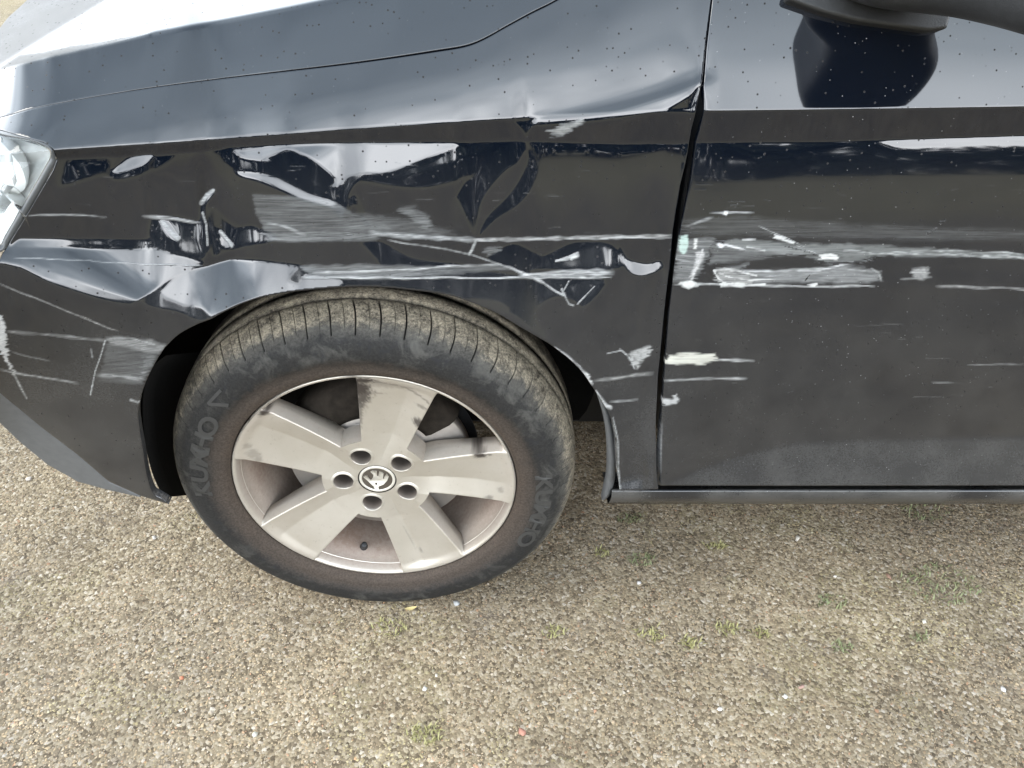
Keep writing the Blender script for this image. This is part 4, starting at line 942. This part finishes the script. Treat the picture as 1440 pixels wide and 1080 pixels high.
# one sheet: a fine patch by the car widening to the horizon
gx = np.concatenate([[-400, -150, -60, -25, -10, -5, -3, -2.2], np.arange(-1.7, 2.0, 0.012), [2.5, 3.5, 6, 10, 25, 60, 150, 400]])
gy = np.concatenate([[-400, -150, -60, -25, -10, -5, -2.5, -1.4], np.arange(-0.9, 1.3, 0.012), [1.8, 2.6, 4, 6, 10, 25, 60, 150, 400]])
X, Y = np.meshgrid(gx, gy)
Z = (vnoise(X*3, Y*3, 1)-0.5)*0.010+(vnoise(X*14, Y*14, 2)-0.5)*0.005+(vnoise(X*45, Y*45, 4)-0.5)*0.003
def patch_w(x, y): return smooth((x+1.8)/0.15)*smooth((2.1-x)/0.15)*smooth((y+1.0)/0.15)*smooth((1.4-y)/0.15)
fade = patch_w(X, Y)*np.clip((np.hypot(X, Y-0.07)-0.10)/0.15, 0.15, 1); Z = Z*fade
def gz(x, y):
    x = np.asarray(x); y = np.asarray(y)
    z = (vnoise(x*3, y*3, 1)-0.5)*0.010+(vnoise(x*14, y*14, 2)-0.5)*0.005+(vnoise(x*45, y*45, 4)-0.5)*0.003
    return z*patch_w(x, y)*np.clip((np.hypot(x, y-0.07)-0.10)/0.15, 0.15, 1)
ground = npmesh('gravel_ground', np.stack([X, Y, Z], -1).reshape(-1, 3), grid_faces(*X.shape), M['ground'])
tag(ground, kind='structure')
# loose grit lying on it
def grit_mat():
    m, t, b = material('loose_grit'); mc = N(t, 'ShaderNodeAttribute', attribute_name='tone')
    c = mixc(t, noise(t, 400, 2, vec=objco(t)), mc.outputs['Color'], (0.8, 0.8, 0.8), 'MULTIPLY')
    t.links.new(mc.outputs['Color'], b.inputs['Base Color']); b.inputs['Roughness'].default_value = 0.9; b.inputs['Specular IOR Level'].default_value = 0.2
    return m
M['grit'] = grit_mat()
def scatter_grit(n):
    x = RNG.uniform(-1.25, 1.75, n); y = RNG.uniform(-0.62, 0.75, n)
    s = np.clip(RNG.lognormal(math.log(0.00138), 0.32, n), 0.0008, 0.0042)
    oc = np.array([[1, 0, -.4], [-1, 0, -.4], [0, 1, -.4], [0, -1, -.4], [0, 0, 1]], float)
    of = np.array([[0, 2, 4], [2, 1, 4], [1, 3, 4], [3, 0, 4]])
    v = oc[None]*s[:, None, None]*RNG.uniform(0.65, 1.3, (n, 5, 1)); v[..., 2] *= 0.45
    v += RNG.normal(0, 0.18, v.shape)*s[:, None, None]
    a = RNG.uniform(0, 6.283, n); ca_, sa_ = np.cos(a)[:, None], np.sin(a)[:, None]
    vx = v[..., 0]*ca_-v[..., 1]*sa_; vy = v[..., 0]*sa_+v[..., 1]*ca_
    v = np.stack([vx+x[:, None], vy+y[:, None], v[..., 2]+(gz(x, y)+s*0.25)[:, None]], -1)
    pal = np.array([[.34, .29, .205], [.28, .235, .17], [.38, .33, .25], [.23, .19, .145], [.30, .275, .24], [.15, .13, .105], [.48, .45, .40], [.36, .24, .17]])
    pr = np.array([.27, .2, .18, .12, .1, .06, .04, .03]); k = RNG.choice(8, n, p=pr)
    dull = np.where(vnoise(x*7, y*7, 12)+0.4*vnoise(x*25, y*25, 13) > 0.86, 0.74, 1.0)*(0.58+0.84*vnoise(x*2.3+5, y*3.1, 14)*0.6+0.84*vnoise(x*8, y*11, 15)*0.4)
    c = pal[k]*RNG.uniform(0.88, 1.1, (n, 1))*dull[:, None]*np.where(vnoise(x*5+3, y*6, 16)[:, None]*0.6+vnoise(x*22, y*22, 17)[:, None]*0.4 > 0.64, np.array([[0.78, 0.745, 0.59]]), np.array([[0.86, 0.765, 0.67]]))
    col = np.concatenate([np.repeat(c, 5, 0), np.ones((n*5, 1))], 1)
    f = (np.arange(n)[:, None, None]*5+of[None]).reshape(-1, 3)
    o = npmesh('loose_grit', v.reshape(-1, 3), f, M['grit'], None, False, {'tone': col}); tag(o, kind='stuff')
scatter_grit(220000)
# pebbles one can pick out
peb = [((642, 849), .006, (.42, .42, .41), 'pale grey pebble just in front of the tyre'), ((256, 954), .0045, (.5, .2, .11), 'orange red chip of brick on the gravel left of the tyre'),
       ((1121, 757), .007, (.55, .5, .43), 'cream sliver of stone in the shade below the sill'), ((898, 822), .0065, (.5, .48, .46), 'whitish flat stone between the tyre and the sill'),
       ((1174, 810), .0045, (.6, .56, .5), 'small cream stone below the door, beside a grass tuft'), ((1298, 876), .005, (.62, .58, .48), 'cream pebble below the widest grass tuft'),
       ((1012, 998), .005, (.66, .62, .56), 'whitish pebble low on the right of centre'), ((1104, 979), .0055, (.68, .66, .6), 'white pebble beside a reddish chip'),
       ((1408, 972), .006, (.55, .53, .5), 'grey white stone near the right edge'), ((358, 1033), .006, (.55, .53, .45), 'pale pebble low on the left of the gravel'),
       ((735, 1031), .006, (.42, .2, .14), 'reddish chip of brick low in the middle'), ((217, 757), .006, (.5, .46, .41), 'pale pebble close to the front of the tyre'),
       ((40, 672), .007, (.52, .46, .4), 'light stone under the bumper'), ((1249, 812), .007, (.28, .17, .12), 'brown flake of stone below the door'), ((1128, 965), .006, (.4, .25, .2), 'dull red chip beside a white pebble'),
       ((597, 968), .004, (.62, .6, .55), 'small white pebble below the tyre'), ((614, 950), .004, (.55, .5, .42), 'small cream pebble right of a white one below the tyre')]
for (px, s_, c_, lab) in peb:
    p = on_ground(*px); s_ *= 0.85
    T, Ph = np.meshgrid(np.linspace(-np.pi/2, np.pi/2, 7), np.arange(10)*0.6283, indexing='ij'); rgn = np.random.default_rng(int(px[0]))
    rad = s_*(1+0.22*rgn.normal(size=T.shape)); sq = rgn.uniform(0.6, 1.0, 3)*[1.2, 0.9, 0.6]
    v = np.stack([rad*np.cos(T)*np.cos(Ph)*sq[0], rad*np.cos(T)*np.sin(Ph)*sq[1], s_*np.sin(T)*sq[2]], -1).reshape(-1, 3)
    c_ = tuple(0.72*q for q in c_)
    m_ = simple('pebble_stone', c_, 0.8, var=0.3, vscale=300)
    o = npmesh('pebble', v, grid_faces(7, 10, True), m_, None, True, loc=(p[0], p[1], float(gz(p[0], p[1]))+s_*0.3)); o.rotation_euler.z = rgn.uniform(0, 6)
    tag(o, lab, 'pebble', 'pebbles on the gravel')
# grass tufts
def grass_mat(name, a, b2):
    m, t, b = material(name); oc = objco(t); c = mixc(t, noise(t, 60, 2, vec=oc), a, b2); t.links.new(c, b.inputs['Base Color']); b.inputs['Roughness'].default_value = 0.6
    b.inputs['Transmission Weight'].default_value = 0.0
    return m
M['grass'] = grass_mat('grass_green', (0.085, 0.115, 0.04), (0.20, 0.20, 0.10)); M['moss'] = grass_mat('moss_yellow', (0.19, 0.18, 0.06), (0.30, 0.27, 0.12))
tufts = [((1318, 825), .055, 90, 'grass', 'widest green grass tuft, below the door at the right'), ((1300, 717), .04, 50, 'grass', 'green grass under the sill at the right'), ((903, 790), .02, 26, 'grass', 'short grass blades between tyre and sill'),
         ((885, 730), .02, 24, 'grass', 'thin grass in the shade of the sill beside the tyre'), ((1022, 885), .016, 26, 'moss', 'yellow green sprout, middle of a row of three'), ((973, 904), .016, 26, 'moss', 'yellow green sprout, left of a row of three'), ((1070, 890), .012, 22, 'moss', 'yellow green sprout, right of a row of three'),
         ((1170, 845), .02, 22, 'grass', 'sparse grass between the sprouts and the widest tuft'), ((1185, 908), .014, 18, 'grass', 'few short blades below the sparse grass'), ((1294, 898), .012, 14, 'grass', 'few blades just below a cream pebble'),
         ((597, 1032), .02, 40, 'moss', 'yellow green sprout at the bottom edge'), ((548, 884), .022, 26, 'moss', 'yellowish moss in front of the tyre, by a dead leaf'), ((1005, 767), .014, 22, 'moss', 'moss sprout in the shade below the door'), ((778, 890), .016, 18, 'moss', 'faint yellow moss right of the tyre'), ((845, 780), .012, 16, 'moss', 'moss beside the rear of the tyre'), ((915, 893), .02, 26, 'moss', 'loose moss patch left of the three sprouts')]
for (px, rad, n, mt, lab) in tufts:
    p = on_ground(*px); V = []; Fc = []; rgn = np.random.default_rng(int(px[0]*3+px[1]))
    for k in range(int(n*2.2)):
        a = rgn.uniform(0, 6.283); d = rad*math.sqrt(rgn.uniform(0, 1)); bx, by = d*math.cos(a)*1.3, d*math.sin(a)*0.8
        L = rgn.uniform(0.004, 0.014); la = rgn.uniform(0, 6.283); lean = rgn.uniform(0.5, 1.4); w_ = rgn.uniform(0.0006, 0.0015)
        dx, dy = math.cos(la), math.sin(la); b0 = len(V)
        for s_, wk in ((0, 1), (0.5, 0.8), (1, 0.05)):
            h = L*s_*math.cos(lean*s_); o_ = L*s_*math.sin(lean*s_)
            V += [(bx+dx*o_-dy*w_*wk, by+dy*o_+dx*w_*wk, h), (bx+dx*o_+dy*w_*wk, by+dy*o_-dx*w_*wk, h)]
        Fc += [(b0, b0+1, b0+3, b0+2), (b0+2, b0+3, b0+5, b0+4)]
    o = npmesh('grass_tuft', V, np.array(Fc), M[mt], None, False, loc=(p[0], p[1], float(gz(p[0], p[1])))); tag(o, lab, 'grass tuft', 'grass tufts in the gravel')
# dead leaf by the tyre
M['leaf'] = simple('dead_leaf', (0.5, 0.40, 0.18), 0.7, var=0.3, vscale=80)
p = on_ground(578, 858); lt = np.linspace(-1, 1, 9); v = np.concatenate([np.c_[lt*0.011, s_*0.0035*(1-lt**2), 0.003+0.003*lt**2+abs(s_)*0.001] for s_ in (-1, 0, 1)])
o = npmesh('dead_leaf', v, grid_faces(3, 9), M['leaf'], None, True, loc=(p[0], p[1], float(gz(p[0], p[1]))+0.001)); o.rotation_euler.z = 0.2
tag(o, 'small yellow dead leaf lying in front of the tyre', 'leaf')

# ------------------------------------------------------------------ what the paint mirrors: trees round the yard
M['needle'] = simple('conifer_green', (0.018, 0.026, 0.020), 0.8, var=0.5, vscale=3)
M['leafgreen'] = simple('broadleaf_green', (0.022, 0.030, 0.018), 0.8, var=0.5, vscale=3)
M['bark'] = simple('bark_brown', (0.07, 0.05, 0.035), 0.9, var=0.4, vscale=8)
def tri_cloud(pts, size, rgn):
    n = len(pts); d = rgn.normal(size=(n, 3, 3))*size[:, None, None]
    return (pts[:, None]+d).reshape(-1, 3), np.arange(n*3).reshape(-1, 3)
def conifer(seed):
    rgn = np.random.default_rng(seed); pts = []
    for k in range(46):
        z = 0.08+0.92*(k/46); nb = 9
        for j in range(nb):
            a = rgn.uniform(0, 6.283); L = 0.24*(1-z)**0.8+0.015; L *= rgn.uniform(0.6, 1.15)
            s = rgn.uniform(0.15, 1, 7); pts.append(np.c_[L*s*math.cos(a), L*s*math.sin(a), z-0.10*s*L/0.24+rgn.normal(0, 0.006, 7)])
    pts = np.concatenate(pts); return tri_cloud(pts, np.full(len(pts), 0.012), rgn)
def broad(seed):
    rgn = np.random.default_rng(seed); pts = []
    for k in range(34):
        c = rgn.normal(size=3)*[0.2, 0.2, 0.16]+[0, 0, 0.62]; pts.append(c+rgn.normal(size=(70, 3))*0.065)
    pts = np.concatenate(pts); return tri_cloud(pts, np.full(len(pts), 0.018), rgn)
tk = lathe([(0.02, 0), (0.016, 0.3), (0.008, 0.75), (0.002, 0.98)], 8); tkv = tk[0][:, [0, 2, 1]]
prot = {}
for nm, fn, mt, sd_ in (('conifer_tree', conifer, 'needle', 5), ('broadleaf_tree', broad, 'leafgreen', 9)):
    v, f = fn(sd_)
    me1 = npmesh('crown', v, f, M[mt], None, False); me2 = npmesh('trunk', tkv, tk[1], M['bark'], None); prot[nm] = (me1.data, me2.data)
    bpy.data.objects.remove(me1); bpy.data.objects.remove(me2)
spots = [('conifer_tree', -9, -24, 6.5), ('conifer_tree', -5.5, -26, 8), ('conifer_tree', -14, -20, 7), ('broadleaf_tree', -1, -27, 4.6), ('conifer_tree', 3.5, -25, 5.6), ('broadleaf_tree', 7, -28, 5), ('conifer_tree', 12, -24, 6.5), ('broadleaf_tree', 17, -27, 5),
         ('conifer_tree', -20, -17, 7), ('broadleaf_tree', -26, -12, 6), ('conifer_tree', -30, -4, 8), ('conifer_tree', -24, 6, 6), ('broadleaf_tree', 24, -20, 6), ('conifer_tree', -34, 14, 9)]
for k, (nm, x, y, h) in enumerate(spots):
    e_ = empty(nm, (x, y, 0)); e_.scale = (h, h, h); e_.rotation_euler.z = k*1.7
    tag(e_, ('tall dark conifer standing across the yard' if nm[0] == 'c' else 'round broadleaf tree standing across the yard'), 'tree', 'conifers across the yard' if nm[0] == 'c' else 'broadleaf trees across the yard')
    for part, dm in zip(('crown', 'trunk'), prot[nm]):
        o = bpy.data.objects.new(part, dm); COL.objects.link(o); o.parent = e_
rgn = np.random.default_rng(21); n = 26000
a = rgn.uniform(0, 2*np.pi, n); rad = 34+rgn.normal(0, 1.5, n); z = rgn.uniform(0, 1, n)**0.8*5.6*(0.75+0.5*vnoise(a*14, a*0, 3))
v, f = tri_cloud(np.c_[rad*np.cos(a), rad*np.sin(a), z+0.2], np.full(n, 0.42), rgn)
hd = npmesh('woodland_belt', v, f, M['leafgreen'], None, False); tag(hd, kind='stuff')
